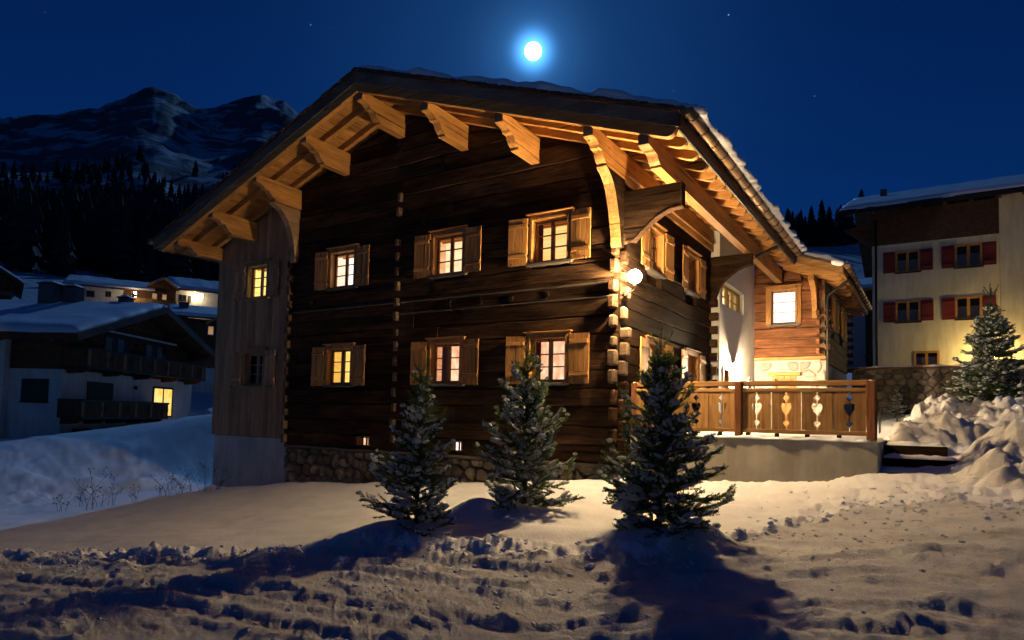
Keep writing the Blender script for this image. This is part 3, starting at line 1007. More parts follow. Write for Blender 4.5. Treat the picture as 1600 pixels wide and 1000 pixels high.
    if shutters:
        for s in (-1, 1):
            sh = empty('shutter', parent)
            ang = rnd.uniform(.02, .09) + (tilt if s > 0 else 0)
            def TS(u, w_, v, s=s, ang=ang):
                # u measured from the hinge outward, leaf swung almost flat against the wall
                return T(s * (hw + casing - .015 + u * math.cos(ang)) , .048 + u * math.sin(ang) + w_, v)
            W = .46
            npk = 4
            for k in range(npk):
                MB(TS).cbox(W * k / npk + .0015, W * (k + 1) / npk - .0015, 0, .028 + rnd.uniform(-.002, .002), v0 - .03, v1 + .045, .004).build('plank', wood_l + 'z', sh)
            for z in (v0 + .13, v1 - .16):
                MB(TS).cbox(.015, W - .015, .028, .054, z, z + .085, .008).build('batten', wood_l + ax, sh)
            MB(TS).box(-.03, .012, .004, .02, v0 + .14, v0 + .2).build('hinge', 'dark_metal', sh)
            MB(TS).box(-.03, .012, .004, .02, v1 - .15, v1 - .09).build('hinge', 'dark_metal', sh)
            MB(TS).tube([(W * .8, -.0, v0 - .04), (W * .8, .05, v0 - .05), (W * .8, .075, v0 - .02), (W * .72, .08, v0 + .0)], .009, 6).build('shutter_catch', 'dark_metal', sh)
    return w


fx = [-1.59, -4.27, -7.72]
sy = [1.87, 4.49]
holes_f = [(x - WIN_HW - .003, x + WIN_HW + .003, a - .005, b + .005) for x in fx for a, b in (WIN_V[:2], WIN_V[2:])]
slits = [(-6.81, .23), (-3.93, .20), (-1.80, .20)]
holes_f += [(x - h, x + h, .29, .50) for x, h in slits]
holes_s = [(y - WIN_HW - .003, y + WIN_HW + .003, a - .005, b + .005) for y in sy for a, b in (WIN_V[:2], WIN_V[2:])]
ANX = -11.17
holes_a = [(ANX - WIN_HW - .003, ANX + WIN_HW + .003, a - .005, b + .005) for a, b in (WIN_V[:2], WIN_V[2:])]

# front log wall: uneven hewn logs, cut by the windows and by the slope of the gable
wall_f = empty('log_wall', chalet)
tag(wall_f, 'dark hewn log gable wall facing the road')
bk = MB(front)
backing(bk, -9.72, -.10, .12, 5.8, holes_f, -.20, -.13)
backing(bk, -12.98, -9.72, -1.3, 5.75, holes_a, -.20, -.06)
bk.prism([(-12.95, 5.8), (-12.95, 5.9), (RIDGE, 8.45), (-.10, 6.36), (-.10, 5.8)], 'y', -.20, -.135)
bk.build('wall_core', 'old_log_x', wall_f)
z = .19
courses = []
while z < 8.4:
    h = .365 + rnd.uniform(-.035, .035)
    courses.append((z, z + h))
    z += h
for z0, z1 in courses:
    xr0 = min(-.02, RIDGE + (8.52 - z0) / SLOPE); xr1 = min(-.02, RIDGE + (8.52 - z1) / SLOPE)
    xl0 = max(-9.78, RIDGE - (8.52 - z0) / SLOPE); xl1 = max(-9.78, RIDGE - (8.52 - z1) / SLOPE)
    if z1 > 8.5:
        z1 = 8.5; xr1 = RIDGE + .05; xl1 = RIDGE - .05
    segs = pieces(xl0, xr0, z0, z1, holes_f)
    for s, e in segs:
        cuts = [s, e]
        if e - s > 4.5:
            cuts = [s, s + (e - s) * rnd.uniform(.38, .62), e]
        for a, b in zip(cuts[:-1], cuts[1:]):
            at = xl1 if abs(a - xl0) < 1e-6 else a + .002
            btt = xr1 if abs(b - xr0) < 1e-6 else b - .002
            MB(front).log(a + .002, b - .002, z0 + .002, z1 - .002, u0t=at, u1t=btt).build('log', 'old_log_x', wall_f)
# carved band between the storeys
for zz, t in ((3.775, .03), (3.49, .026)):
    o = MB(front).log(-9.6 if zz > 3.6 else -6.2, -.05, zz - t / 2, zz + t, .0, .035, jit=.004).build('moulding', 'grey_wood_x', wall_f)
for xc in (-2.05, -3.75):
    ring = []
    for k in range(28):
        a = 2 * math.pi * k / 28
        ring.append((xc + (.36 if math.cos(a) > 0 else -.36) + .10 * math.cos(a), 3.635 + .10 * math.sin(a)))
    m = MB(front)
    vs = []
    for x, zz in ring:
        cx = xc + (x - xc) * .955; cz = 3.635 + (zz - 3.635) * .80
        vs += [(x, .0, zz), (x, .026, zz), (cx, .026, cz), (cx, .0, cz)]
    n = len(ring)
    m.add(vs, [(4 * i + k, 4 * i + (k + 1) % 4, 4 * ((i + 1) % n) + (k + 1) % 4, 4 * ((i + 1) % n) + k) for i in range(n) for k in range(4)])
    m.build('carved_oval', 'old_log_x', wall_f)
MB(front).box(RIDGE - .04, RIDGE + .04, -.01, .03, 7.53, 7.77).box(RIDGE - .12, RIDGE - .041, -.01, .028, 7.61, 7.69).box(RIDGE + .041, RIDGE + .12, -.01, .028, 7.61, 7.69).build('vent_cross', 'dark_room', wall_f)
for x, zz in ((-5.02, 5.64), (-8.9, 4.0)):
    MB(front).cbox(x - .05, x + .05, -.02, .06, zz - .04, zz + .04, .01).build('junction_box', 'dark_metal', wall_f)

# right log wall
wall_s = empty('log_wall', chalet)
tag(wall_s, 'dark log side wall above the terrace')
bk = MB(side)
backing(bk, .205, 6.2, .12, 5.95, holes_s, -.20, -.13)
bk.build('wall_core', 'old_log_y', wall_s)
z = .02
while z < 5.85:
    h = .365 + rnd.uniform(-.02, .02)
    z1 = min(z + h, 5.9)
    for s, e in pieces(.0, 6.28, z, z1, holes_s):
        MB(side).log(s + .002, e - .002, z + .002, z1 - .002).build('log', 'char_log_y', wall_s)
    z += h

# protruding log ends at the corners and at the inner cross wall
k = 0
z = .28
while z < 4.5:
    mm = 'bleached_log_' if 1.4 < z < 3.2 else 'old_log_'  # darker wood near the lamp, its excess light offset in the colour
    hh = .245 + rnd.uniform(-.045, .06)
    MB().cbox(-.025, .17 + rnd.uniform(-.07, .05), -.012 + rnd.uniform(-.02, .012), .135 + rnd.uniform(-.02, .03), z + .17 + rnd.uniform(-.02, .02), z + .19 + hh * .9, rnd.uniform(.025, .05)).build('log_end', mm + 'x', wall_f)
    MB().cbox(-.165 + rnd.uniform(-.03, .02), -.014 + rnd.uniform(-.025, .012), -.17 + rnd.uniform(-.05, .06), .02, z + rnd.uniform(-.02, .02), z + hh, rnd.uniform(.025, .05)).build('log_end', mm + 'y', wall_s)
    z += .367
z = .4
while z < 6.6:
    if z < 5.2 or z > 5.6:
        MB().cbox(-5.86, -5.74, -.085 + rnd.uniform(-.03, .02), .02, z, z + .20 + rnd.uniform(-.04, .03), .018).build('log_end', 'bleached_log_y', wall_f)
    MB().cbox(-9.80, -9.66, -.11 + rnd.uniform(-.03, .02), .02, z - .15, z + .06 + rnd.uniform(-.04, .03), .018).build('log_end', 'bleached_log_y' if z < 5 else 'old_log_y', wall_f)
    z += .367
z = .9
while z < 4.6:
    MB().cbox(-.03, .21 + rnd.uniform(-.02, .02), 6.08, 6.22, z, z + .21, .02).build('log_end', 'old_log_x', wall_s)
    z += .367

# annex with upright boards on the left
annex = empty('board_wall', chalet)
tag(annex, 'pale upright board wall of the left annex')
x = -13.05
while x < -9.86:
    wdt = min(.17 + rnd.uniform(-.025, .025), -9.82 - x)
    zt = zp(x) + .14; zt2 = zp(x + wdt) + .14
    for (a, b) in [(0, 0)]:
        vcuts = [(.36, None)]
    hit = [h for h in holes_a if not (x + wdt <= h[0] or x >= h[1])]
    spans_v = [(.36 + rnd.uniform(-.006, .006), 99)]
    if hit:
        # split into strips beside and between the two openings
        inner = (max(x, hit[0][0]), min(x + wdt, hit[0][1]))
        for (a, b) in ((x, inner[0]), (inner[1], x + wdt)):
            if b - a > .004:
                MB(front).prism([(a + .001, .36), (b - .001, .36), (b - .001, zp(b) + .14), (a + .001, zp(a) + .14)], 'y', -.06, .012).build('board', 'board_z', annex)
        a, b = inner
        lv = [.36, hit[0][2], hit[0][3], hit[1][2], hit[1][3], None]
        MB(front).box(a + .001, b - .001, -.06, .012, .36, hit[0][2]).build('board', 'board_z', annex)
        MB(front).box(a + .001, b - .001, -.06, .012, hit[0][3], hit[1][2]).build('board', 'board_z', annex)
        MB(front).prism([(a + .001, hit[1][3]), (b - .001, hit[1][3]), (b - .001, zp(b) + .14), (a + .001, zp(a) + .14)], 'y', -.06, .012).build('board', 'board_z', annex)
    else:
        d = rnd.uniform(-.004, .004)
        MB(front).prism([(x + .0015, .36), (x + wdt - .0015, .36), (x + wdt - .0015, zt2), (x + .0015, zt)], 'y', -.06, .012 + d).build('board', 'board_z', annex)
    x += wdt
MB().box(-13.06, -12.99, -.012, BACK, .36, zp(-13.05) + .14).build('side_boarding', 'board_z', annex)
MB().box(-12.96, -9.70, .03, 9.0, -2.2, .345).build('plinth', 'plinth_plaster', chalet)
MB().box(-9.69, -.08, .09, .2, -1.6, .12).build('plinth', 'mortar', chalet)

# windows of the chalet
rooms_u = ['room_orange', 'room_peach', 'room_white']
rooms_l = ['room_rose', 'room_rose', 'room_gold']
cur_u = [('curtain_red', (.0, .16)), None, None]
cur_l = [('curtain_red', (.02, .16)), ('curtain_red', (.16, .36)), ('curtain_white', (.26, .44))]
for i, x in enumerate(fx):
    window(chalet, front, x, *WIN_V[2:], rooms_u[i], curtain=cur_u[i])
    window(chalet, front, x, *WIN_V[:2], rooms_l[i], curtain=cur_l[i])
window(chalet, front, ANX, *WIN_V[2:], 'room_yellow', curtain=('curtain_white', (.55, .8)), wood_l='board_')
window(chalet, front, ANX, *WIN_V[:2], 'dark_room', dark=True, wood_l='board_')
for i, y in enumerate(sy):
    window(chalet, side, y, *WIN_V[2:], 'room_dim', ax='y', curtain=('curtain_red', (.5, .8)))
    window(chalet, side, y, *WIN_V[:2], 'room_peach', ax='y', curtain=('curtain_red', (.5, .75)))
for x, h in slits:
    w = empty('cellar_window', chalet)
    T = shifted(front, x)
    MB(T).box(-h, -h + .05, -.12, .012, .29, .5).box(h - .04, h, -.12, .012, .29, .5).box(-h + .05, h - .04, -.12, .010, .475, .5).build('frame', 'red_log_z', w)
    for q in (.38, .68):
        MB(T).box(-h + 2 * h * q - .014, -h + 2 * h * q + .014, -.07, -.03, .29, .475).build('bar', 'red_log_z', w)
    MB(T).box(-h + .05, h - .04, -.095, -.09, .29, .475).build('pane', 'glass', w)
    MB(T).box(-h, h, -.26, -.25, .25, .53).build('lit_room', 'room_white' if x > -5 else 'room_rose', w)

# ------------------------------------------------------------------ rubble stones
def voronoi_cells(u0, u1, v0f, v1f, du, dv, r):
    pts = []
    v = -3.0
    row = 0
    vmin = min(v0f(u0), v0f(u1)) - .1
    v = vmin
    while v < max(v1f(u0), v1f(u1)):
        u = u0 + (row % 2) * du * .5
        while u < u1 + du:
            pts.append((u + r.uniform(-.34, .34) * du, v + r.uniform(-.32, .32) * dv))
            u += du
        v += dv; row += 1
    cells = []
    for i, p in enumerate(pts):
        if not (u0 - .05 < p[0] < u1 + .05 and v0f(p[0]) - .05 < p[1] < v1f(p[0]) + .03):
            continue
        poly = [(p[0] - du, p[1] - dv), (p[0] + du, p[1] - dv), (p[0] + du, p[1] + dv), (p[0] - du, p[1] + dv)]
        planes = []
        for j, q in enumerate(pts):
            if j == i or abs(q[0] - p[0]) > 2.4 * du or abs(q[1] - p[1]) > 2.4 * dv:
                continue
            planes.append(((q[0] - p[0]), (q[1] - p[1]), (p[0] + q[0]) / 2, (p[1] + q[1]) / 2))
        planes += [(-1, 0, u0, 0), (1, 0, u1, 0), (0, 1, 0, v1f(p[0]))]
        for nx, ny, mx, my in planes:
            out = []
            for a, b in zip(poly, poly[1:] + poly[:1]):
                da = (a[0] - mx) * nx + (a[1] - my) * ny
                db = (b[0] - mx) * nx + (b[1] - my) * ny
                if da <= 0: out.append(a)
                if (da < 0 < db) or (db < 0 < da):
                    t = da / (da - db)
                    out.append((a[0] + (b[0] - a[0]) * t, a[1] + (b[1] - a[1]) * t))
            poly = out
            if len(poly) < 3: break
        if len(poly) >= 3:
            cells.append(poly)
    return cells


def stones(parent, T, cells, mat, proud, gap, r):
    for poly in cells:
        cx = sum(p[0] for p in poly) / len(poly); cy = sum(p[1] for p in poly) / len(poly)
        n = len(poly)
        size = max(math.hypot(p[0] - cx, p[1] - cy) for p in poly)
        k0 = max(.5, 1 - gap / size)
        # corners pulled in so that the outline is rounded
        ring = []
        for a, b in zip(poly, poly[1:] + poly[:1]):
            ring += [((a[0] * .80 + b[0] * .20), (a[1] * .80 + b[1] * .20)), ((a[0] * .2 + b[0] * .8), (a[1] * .2 + b[1] * .8))]
        pr = proud * r.uniform(.6, 1.25)
        vs = [(cx + (x - cx) * k0, 0, cy + (y - cy) * k0) for x, y in ring]
        vs += [(cx + (x - cx) * k0 * .97, pr * .55, cy + (y - cy) * k0 * .97) for x, y in ring]
        vs += [(cx + (x - cx) * k0 * r.uniform(.66, .8), pr * r.uniform(.85, 1.1), cy + (y - cy) * k0 * .74) for x, y in ring]
        m = len(ring)
        fs = [(i, (i + 1) % m, m + (i + 1) % m, m + i) for i in range(m)] + [(m + i, m + (i + 1) % m, 2 * m + (i + 1) % m, 2 * m + i) for i in range(m)]
        fs.append(tuple(range(2 * m, 3 * m)))
        MB(T).add(vs, fs).build('stone', mat, parent, False)


rs = random.Random(4)
plinth = empty('stone_plinth', chalet)
tag(plinth, 'rubble stone footing under the log wall')
ground_line = lambda u: -.05 + .083 * u - .22
cells = voronoi_cells(-9.74, -.05, ground_line, lambda u: .125, .33, .25, rs)
stones(plinth, shifted(front, 0, -.09), cells, 'stone', .10, .018, rs)
MB().cbox(-9.74, -.04, -.045, .16, .125, .186, .012).build('sill_course', 'grey_wood_x', plinth)

# ------------------------------------------------------------------ roof of the chalet
roof = empty('roof', chalet)
tag(roof, 'wide shingled roof with carved purlins and snow')


def purlin_profile(d=.55, y1=.1, k=1.0):
    q = d / .55
    return [(-1.45, 0), (-1.45, -.19), (-1.41, -.205), (-1.33, -.205), (-1.26, -.225), (-1.20, -.262 * q), (-1.17, -.31 * q), (-1.06, -.31 * q),
            (-1.035, -.335 * q), (-1.0, -.39 * q), (-.955, -.445 * q), (-.90, -.485 * q), (-.86, -.50 * q), (-.86, -.55 * q), (y1, -.55 * q), (y1, 0)]


def purlin(xr, z, d=.55, y1=.12, wdt=.19):
    MB().prism([(y, z + dz) for y, dz in purlin_profile(d, y1)], 'x', xr - wdt, xr).build('purlin', 'new_wood_y', roof)
    MB().prism([(-1.452, z - .188), (-1.452, z - .002), (-1.456, z - .004), (-1.456, z - .186)], 'x', xr - wdt + .002, xr - .002).build('purlin_end_cap', 'grey_wood_x', roof)


for xr, d in ((-5.755, .55), (-3.80, .55), (-1.89, .55), (-7.62, .55), (-9.46, .53), (-11.28, .54), (-12.85, .36)):
    purlin(xr, zp(xr) if xr > RIDGE + .2 or xr < RIDGE - .2 else zp(RIDGE) - .035, d)
purlin(.06, zp(.06), .56, 10.35)
purlin(1.11, zp(1.11), .40, 10.35)


def rafter(x_end, sgn, y, wdt=.12, tail=True, x_start=None, h=.172):
    """sloping rafter from the ridge to a rounded tail"""
    xs = RIDGE if x_start is None else x_start
    pts = [(xs, zp(xs) + h), (xs, zp(xs))]
    xe = x_end
    L = .16
    if tail:
        for k in range(6):
            a = k / 5 * math.pi / 2
            xx = xe - sgn * L * (1 - math.sin(a))
            pts.append((xx, zp(xx) + (h - .03) * (1 - math.cos(a))))
    else:
        pts.append((xe, zp(xe)))
    pts.append((xe, zp(xe) + h))
    MB().prism(pts, 'y', y - wdt / 2, y + wdt / 2).build('rafter', 'new_wood_x', roof)


ys = [-.84 + .62 * k for k in range(17)]
for y in ys:
    rafter(1.58, 1, y)
    if y < 9.2:
        rafter(EAVE_L + .2, -1, y)
# verge rafters (deeper) and grey verge boards above them
for sgn, xe in ((1, 1.60), (-1, EAVE_L + .16)):
    pts = [(RIDGE, zp(RIDGE) + .17), (RIDGE, zp(RIDGE) - .06)]
    for k in range(6):
        a = k / 5 * math.pi / 2
        xx = xe - sgn * .2 * (1 - math.sin(a))
        pts.append((xx, zp(xx) - .06 + .20 * (1 - math.cos(a))))
    pts.append((xe, zp(xe) + .17))
    MB().prism(pts, 'y', -1.53, -1.40).build('verge_rafter', 'new_wood_x', roof)
    xf = EAVE_R if sgn > 0 else EAVE_L
    MB().prism([(RIDGE, zp(RIDGE) + .375), (RIDGE, zp(RIDGE) + .135), (xf, zp(xf) + .135), (xf, zp(xf) + .375)], 'y', VERGE, -1.535).build('verge_board', 'grey_wood_x', roof)
    MB().prism([(RIDGE, zp(RIDGE) + .40), (RIDGE, zp(RIDGE) + .376), (xf, zp(xf) + .376), (xf, zp(xf) + .40)], 'y', VERGE - .03, -1.50).build('verge_trim', 'brown_wood_x', roof)
# boarding over the rafters, each board along the eaves
sl = math.sqrt(1 + SLOPE ** 2)
for sgn, xe in ((1, EAVE_R), (-1, EAVE_L)):
    n = int(abs(xe - RIDGE) / .185)
    for k in range(n):
        a = RIDGE + (xe - RIDGE) * k / n + sgn * .0012; b = RIDGE + (xe - RIDGE) * (k + 1) / n - sgn * .0012
        MB().prism([(a, zp(a) + .175), (b, zp(b) + .175), (b, zp(b) + .198), (a, zp(a) + .198)], 'y', -1.50, BACK if sgn < 0 or b < 1.5 else 9.2).build('soffit_board', 'new_wood_y', roof)
    xf = xe - sgn * .002
    MB().prism([(RIDGE, zp(RIDGE) + .202), (xf, zp(xf) + .202), (xf, zp(xf) + .372), (RIDGE, zp(RIDGE) + .372)], 'y', -1.53, BACK).build('roof_deck', 'brown_wood_x', roof)
# shingle layers: real little shingles along the verge and the eaves, a sheet behind
sh = MB()
for sgn, xe in ((1, EAVE_R + .05), (-1, EAVE_L - .05)):
    sh.prism([(RIDGE, zp(RIDGE) + .402), (xe, zp(xe) + .402), (xe, zp(xe) + .425), (RIDGE, zp(RIDGE) + .425)], 'y', VERGE + .02, BACK)
    x = RIDGE
    while (x - xe) * sgn < 0:
        wd = rnd.uniform(.07, .13)
        for lay in range(3):
            xx = x + sgn * rnd.uniform(0, .05)
            z0 = zp(xx) + .404 + .022 * lay
            y0 = VERGE - .05 + rnd.uniform(-.02, .03) + lay * .012
            dz = -SLOPE * wd
            sh.add([(xx, y0, z0), (xx, y0, z0 + .02), (xx + sgn * wd, y0, z0 + dz), (xx + sgn * wd, y0, z0 + dz + .026),
                    (xx, y0 + .5, z0), (xx, y0 + .5, z0 + .02), (xx + sgn * wd, y0 + .5, z0 + dz), (xx + sgn * wd, y0 + .5, z0 + dz + .026)],
                   [(0, 1, 3, 2), (4, 6, 7, 5), (1, 5, 7, 3), (2, 3, 7, 6), (0, 2, 6, 4), (0, 4, 5, 1)])
        x += sgn * wd * .8
o = sh.build('shingles', 'shingle', roof)
o['kind'] = 'stuff'


def snow_sheet(name, parent, quad, thick, seed, nu, nv, edge=.18, jag=(.1, .1, .1, .1), mat='roof_snow', bulge=0.0, lump=.35, scale=1.2):
    """snow blanket on a quad p00,p10,p11,p01 (u then v): rounded uneven rims, uneven top"""
    q = [np.array(p, float) for p in quad]
    U, V = np.meshgrid(np.linspace(0, 1, nu), np.linspace(0, 1, nv))
    lu = np.linalg.norm(q[1] - q[0]); lv = np.linalg.norm(q[3] - q[0])
    wob = lambda a, s: perlin(a * scale * 2 + seed * 3.7 + s, np.full_like(a, seed * 1.3 + s)) + .5 * perlin(a * scale * 6 + s, np.full_like(a, seed + s))
    u0 = (jag[0] * (wob(V * lv, 1) + .6)) / lu; u1 = 1 - (jag[1] * (wob(V * lv, 2) + .6)) / lu
    v0 = (jag[2] * (wob(U * lu, 3) + .6)) / lv; v1 = 1 - (jag[3] * (wob(U * lu, 4) + .6)) / lv
    # denser samples near the rims
    us = .5 - .5 * np.cos(np.pi * U); vs_ = .5 - .5 * np.cos(np.pi * V)
    UU = u0 + (u1 - u0) * us; VV = v0 + (v1 - v0) * vs_
    P = (q[0][None, None] * ((1 - UU) * (1 - VV))[..., None] + q[1] * (UU * (1 - VV))[..., None] + q[2] * (UU * VV)[..., None] + q[3] * ((1 - UU) * VV)[..., None])
    du = np.minimum(us, 1 - us) * lu; dv = np.minimum(vs_, 1 - vs_) * lv
    e = np.sqrt(np.clip(1 - (1 - np.clip(np.minimum(du, dv) / edge, 0, 1)) ** 2, 0, 1))
    nz = 1 + lump * (perlin(P[..., 0] * scale * 1.7 + seed, P[..., 1] * scale * 1.7) + .6 * perlin(P[..., 0] * scale * 4 + 9, P[..., 1] * scale * 4 + seed))
    P[..., 2] += thick * e * np.clip(nz, .2, 2)
    n = nu * nv
    top = P.reshape(-1, 3)
    bot = top.copy(); bot[:, 2] -= (thick * e * np.clip(nz, .2, 2)).ravel() * .98
    I, J = np.meshgrid(np.arange(nv - 1), np.arange(nu - 1), indexing='ij')
    F = np.stack([I * nu + J, I * nu + J + 1, (I + 1) * nu + J + 1, (I + 1) * nu + J], -1).reshape(-1, 4)
    return np_mesh(name, np.concatenate([top, bot]), np.concatenate([F, F[:, ::-1] + n]), mat, parent)


def zr(x):
    return zp(x) + .47
snow_sheet('roof_snow', roof, [(RIDGE - .1, VERGE - .06, zr(RIDGE)), (EAVE_R + .16, VERGE - .06, zr(EAVE_R + .16)), (EAVE_R + .16, 9.15, zr(EAVE_R + .16)), (RIDGE - .1, 9.15, zr(RIDGE))],
           .20, 2, 110, 150, .15, (.05, .11, .24, .1), lump=.35, scale=.8)
snow_sheet('roof_snow', roof, [(RIDGE - .2, VERGE + .15, zr(RIDGE)), (EAVE_L, VERGE + .15, zr(EAVE_L)), (EAVE_L, 9.15, zr(EAVE_L)), (RIDGE - .2, 9.15, zr(RIDGE))],
           .13, 5, 60, 60, .3, (.05, .2, .3, .1), lump=.4, scale=1.0)
# eaves: fascia, gutter with brackets
def gutter(parent, x, z, y0, y1, r=.092):
    m = MB()
    vs = []
    n = 12
    arc = [math.pi * (1.0 + k / n) for k in range(n + 1)]
    arc = [math.pi * 1.0 + math.pi * k / n for k in range(n + 1)]
    for yy in (y0, y1):
        for rr_ in (r, r - .008):
            for a in arc:
                vs.append((x + rr_ * math.cos(a), yy, z + rr_ * math.sin(a)))
    N = n + 1
    fs = []
    for k in range(n):
        fs.append((k, k + 1, 2 * N + k + 1, 2 * N + k))
        fs.append((N + k, 3 * N + k, 3 * N + k + 1, N + k + 1))
        fs.append((k, N + k, N + k + 1, k + 1)); fs.append((2 * N + k, 2 * N + k + 1, 3 * N + k + 1, 3 * N + k))
    fs += [(0, 2 * N, 3 * N, N), (n, N + n, 3 * N + n, 2 * N + n)]
    m.add(vs, fs).build('gutter', 'copper', parent, True)
    MB().prism([(x + r * .98 * math.cos(a), z + r * .98 * math.sin(a)) for a in arc], 'y', y0, y0 + .006).build('gutter_end', 'copper', parent)
    y = y0 + .28
    while y < y1:
        MB().tube([(x + (r + .006) * math.cos(a), y, z + (r + .006) * math.sin(a)) for a in [math.pi * (.93 + 1.2 * k / 10) for k in range(11)]], .015, 5).build('gutter_bracket', 'dark_metal', parent)
        y += .62


MB().box(EAVE_R - .0, EAVE_R + .028, VERGE + .04, 9.25, zp(EAVE_R) + .145, zp(EAVE_R) + .36).build('fascia_board', 'brown_wood_y', roof)
MB().cbox(EAVE_R - .03, EAVE_R + .012, VERGE + .05, 9.2, zp(EAVE_R) + .10, zp(EAVE_R) + .142, .006).build('eaves_batten', 'dark_metal', roof)
MB().box(EAVE_L - .028, EAVE_L, VERGE + .04, 9.25, zp(EAVE_L) + .145, zp(EAVE_L) + .36).build('fascia_board', 'brown_wood_y', roof)
gutter(roof, EAVE_R + .14, zp(EAVE_R) + .40, VERGE - .02, 9.35, .105)
gutter(roof, EAVE_L - .13, zp(EAVE_L) + .38, VERGE - .06, 9.25)
MB().tube([(1.74, 6.9, 6.0), (1.62, 6.85, 5.88), (1.18, 6.62, 5.62), (.45, 6.40, 5.30), (.20, 6.34, 5.15), (.17, 6.33, 4.9), (.17, 6.33, .7)], .042, 8).build('downpipe', 'dark_metal', roof, True)

# curved brackets of stacked log ends under two purlins, and the consoles beside the wall
def stacked(parent, curve, zs, x0, x1, mat, side_mat='char_log_y'):
    b = empty('bracket', parent)
    cz = [c[1] for c in curve][::-1]; cyy = [c[0] for c in curve][::-1]
    for a, c in zip(zs[:-1], zs[1:]):
        y = lambda zz: float(np.interp(zz, cz, cyy))
        mid = (a + c) / 2
        pts = [(0.02, a - .003), (y(a) + rnd.uniform(-.008, .008), a - .003), (y(mid) - .004, mid), (y(c) + rnd.uniform(-.008, .008), c + .003), (0.02, c + .003)]
        MB().prism(pts, 'x', x0 + rnd.uniform(-.006, .006), x1 + rnd.uniform(-.006, .006)).build('log_end', side_mat, b)
        fr = pts[1:4]
        MB().prism([(p[0] - .004, p[1]) for p in fr] + [(p[0] - .022, p[1]) for p in fr[::-1]], 'x', x0 - .002, x1 + .004).build('cut_face', mat, b)
    return b


stacked(chalet, [(-1.0, 5.82), (-.80, 5.78), (-.62, 5.66), (-.46, 5.50), (-.34, 5.25), (-.24, 4.98), (-.17, 4.70), (-.13, 4.42)], [5.79, 5.55, 5.31, 5.08, 4.85, 4.62, 4.42], -.14, .06, 'terrace_wood_y')
stacked(chalet, [(-1.0, 6.62), (-.78, 6.58), (-.56, 6.45), (-.38, 6.25), (-.24, 5.95), (-.15, 5.6), (-.10, 5.2)], [6.60, 6.35, 6.1, 5.85, 5.6, 5.35, 5.15], -9.68, -9.49, 'board_y', 'board_y')


def console(y0, y1, xe, arch, top, mat):
    c = empty('console', chalet)
    mid = top - .22
    for a, b in ((top, mid), (mid - .004, arch[0][1])):
        if b == mid:
            MB().prism([(-.02, top), (-.02, mid), (xe, mid), (xe, top)], 'y', y0, y1).build('beam', mat, c)
    pts = [(-.02, mid - .004)] + [(xe, mid - .004)] + arch + [(-.02, arch[-1][1])]
    MB().prism(pts, 'y', y0 + .006, y1 - .006).build('arch_block', mat, c)
    # thin strip along the arch
    m = MB()
    vs = []
    for (x, z) in arch:
        vs += [(x, y0 - .006, z), (x, y1 + .004, z), (x, y1 + .004, z - .022), (x, y0 - .006, z - .022)]
    n = len(arch)
    m.add(vs, [(4 * i + k, 4 * i + (k + 1) % 4, 4 * i + 4 + (k + 1) % 4, 4 * i + 4 + k) for i in range(n - 1) for k in range(4)] + [(0, 1, 2, 3), (4 * n - 4, 4 * n - 3, 4 * n - 2, 4 * n - 1)])
    m.build('arch_strip', 'old_log_x', c)
    MB().cbox(xe - .005, xe + .03, y0 - .012, y1 + .012, arch[0][1] - .02, top + .008, .006).build('end_board', mat, c)


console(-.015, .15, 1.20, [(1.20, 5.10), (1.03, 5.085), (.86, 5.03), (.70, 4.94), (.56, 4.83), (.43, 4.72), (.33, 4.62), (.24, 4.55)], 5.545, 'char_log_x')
console(6.03, 6.20, 1.10, [(1.10, 5.28), (.92, 5.24), (.74, 5.16), (.56, 5.04), (.40, 4.90), (.27, 4.73), (.19, 4.55), (.13, 4.35)], 5.56, 'old_log_x')
MB().box(.065, .12, .15, 6.03, 5.90, 5.96).build('wall_plate', 'new_wood_y', roof)

# ------------------------------------------------------------------ plastered link wall and rear log wing
hw_y = 7.66
link_hole = (6.42, 9.02, 4.36, 5.03)
def tlink(u, w, v):
    return (.23 + w, u, v)
mb = MB(tlink)
door1 = (6.62, 7.30, .5, 2.62)
arch_d = (9.35, 10.1, .5, 2.55)
backing(mb, 6.28, 10.4, .4, 6.5, [link_hole, door1, arch_d], -.42, 0)
lw = mb.build('plaster_wall', 'plaster', chalet)
tag(lw, 'white rough plaster wall beside the terrace lamp')
w = empty('window', chalet)
T = tlink
y0_, y1_ = 6.423, 9.017
MB(T).box(y0_, y1_, -.225, -.165, 4.363, 4.42).box(y0_, y1_, -.225, -.165, 4.97, 5.027).box(y0_, y0_ + .07, -.225, -.165, 4.42, 4.97).box(y1_ - .07, y1_, -.225, -.165, 4.42, 4.97).build('frame', 'new_wood_y', w)
for k in (1, 2, 3):
    yy = y0_ + .07 + (y1_ - y0_ - .14) * k / 4
    MB(T).box(yy - .045, yy + .045, -.223, -.155, 4.42, 4.97).build('mullion', 'new_wood_z', w)
for k in range(4):
    q = (y1_ - y0_ - .14) / 4
    a = y0_ + .07 + q * k + (.045 if k else 0); b = y0_ + .07 + q * (k + 1) - (.045 if k < 3 else 0)
    MB(T).box(a, b, -.21, -.175, 4.685, 4.705).build('glazing_bar', 'new_wood_y', w)
    for z0, z1 in ((4.42, 4.685), (4.705, 4.97)):
        MB(T).box(a, b, -.195, -.19, z0, z1).build('pane', 'glass', w)
MB(T).box(5.9, 10.2, -.62, -.61, 4.1, 5.3).build('lit_room', 'room_yellow', w)
d = empty('door', chalet)
MB(T).box(6.623, 6.70, -.2, .02, .82, 2.617).box(7.22, 7.297, -.2, .02, .82, 2.617).box(6.70, 7.22, -.2, .02, 2.54, 2.617).build('frame', 'new_wood_z', d)
for k in range(4):
    MB(T).cbox(6.703 + .129 * k, 6.83 + .129 * k, -.16, -.12, .82, 2.537, .004).build('plank', 'new_wood_z', d)
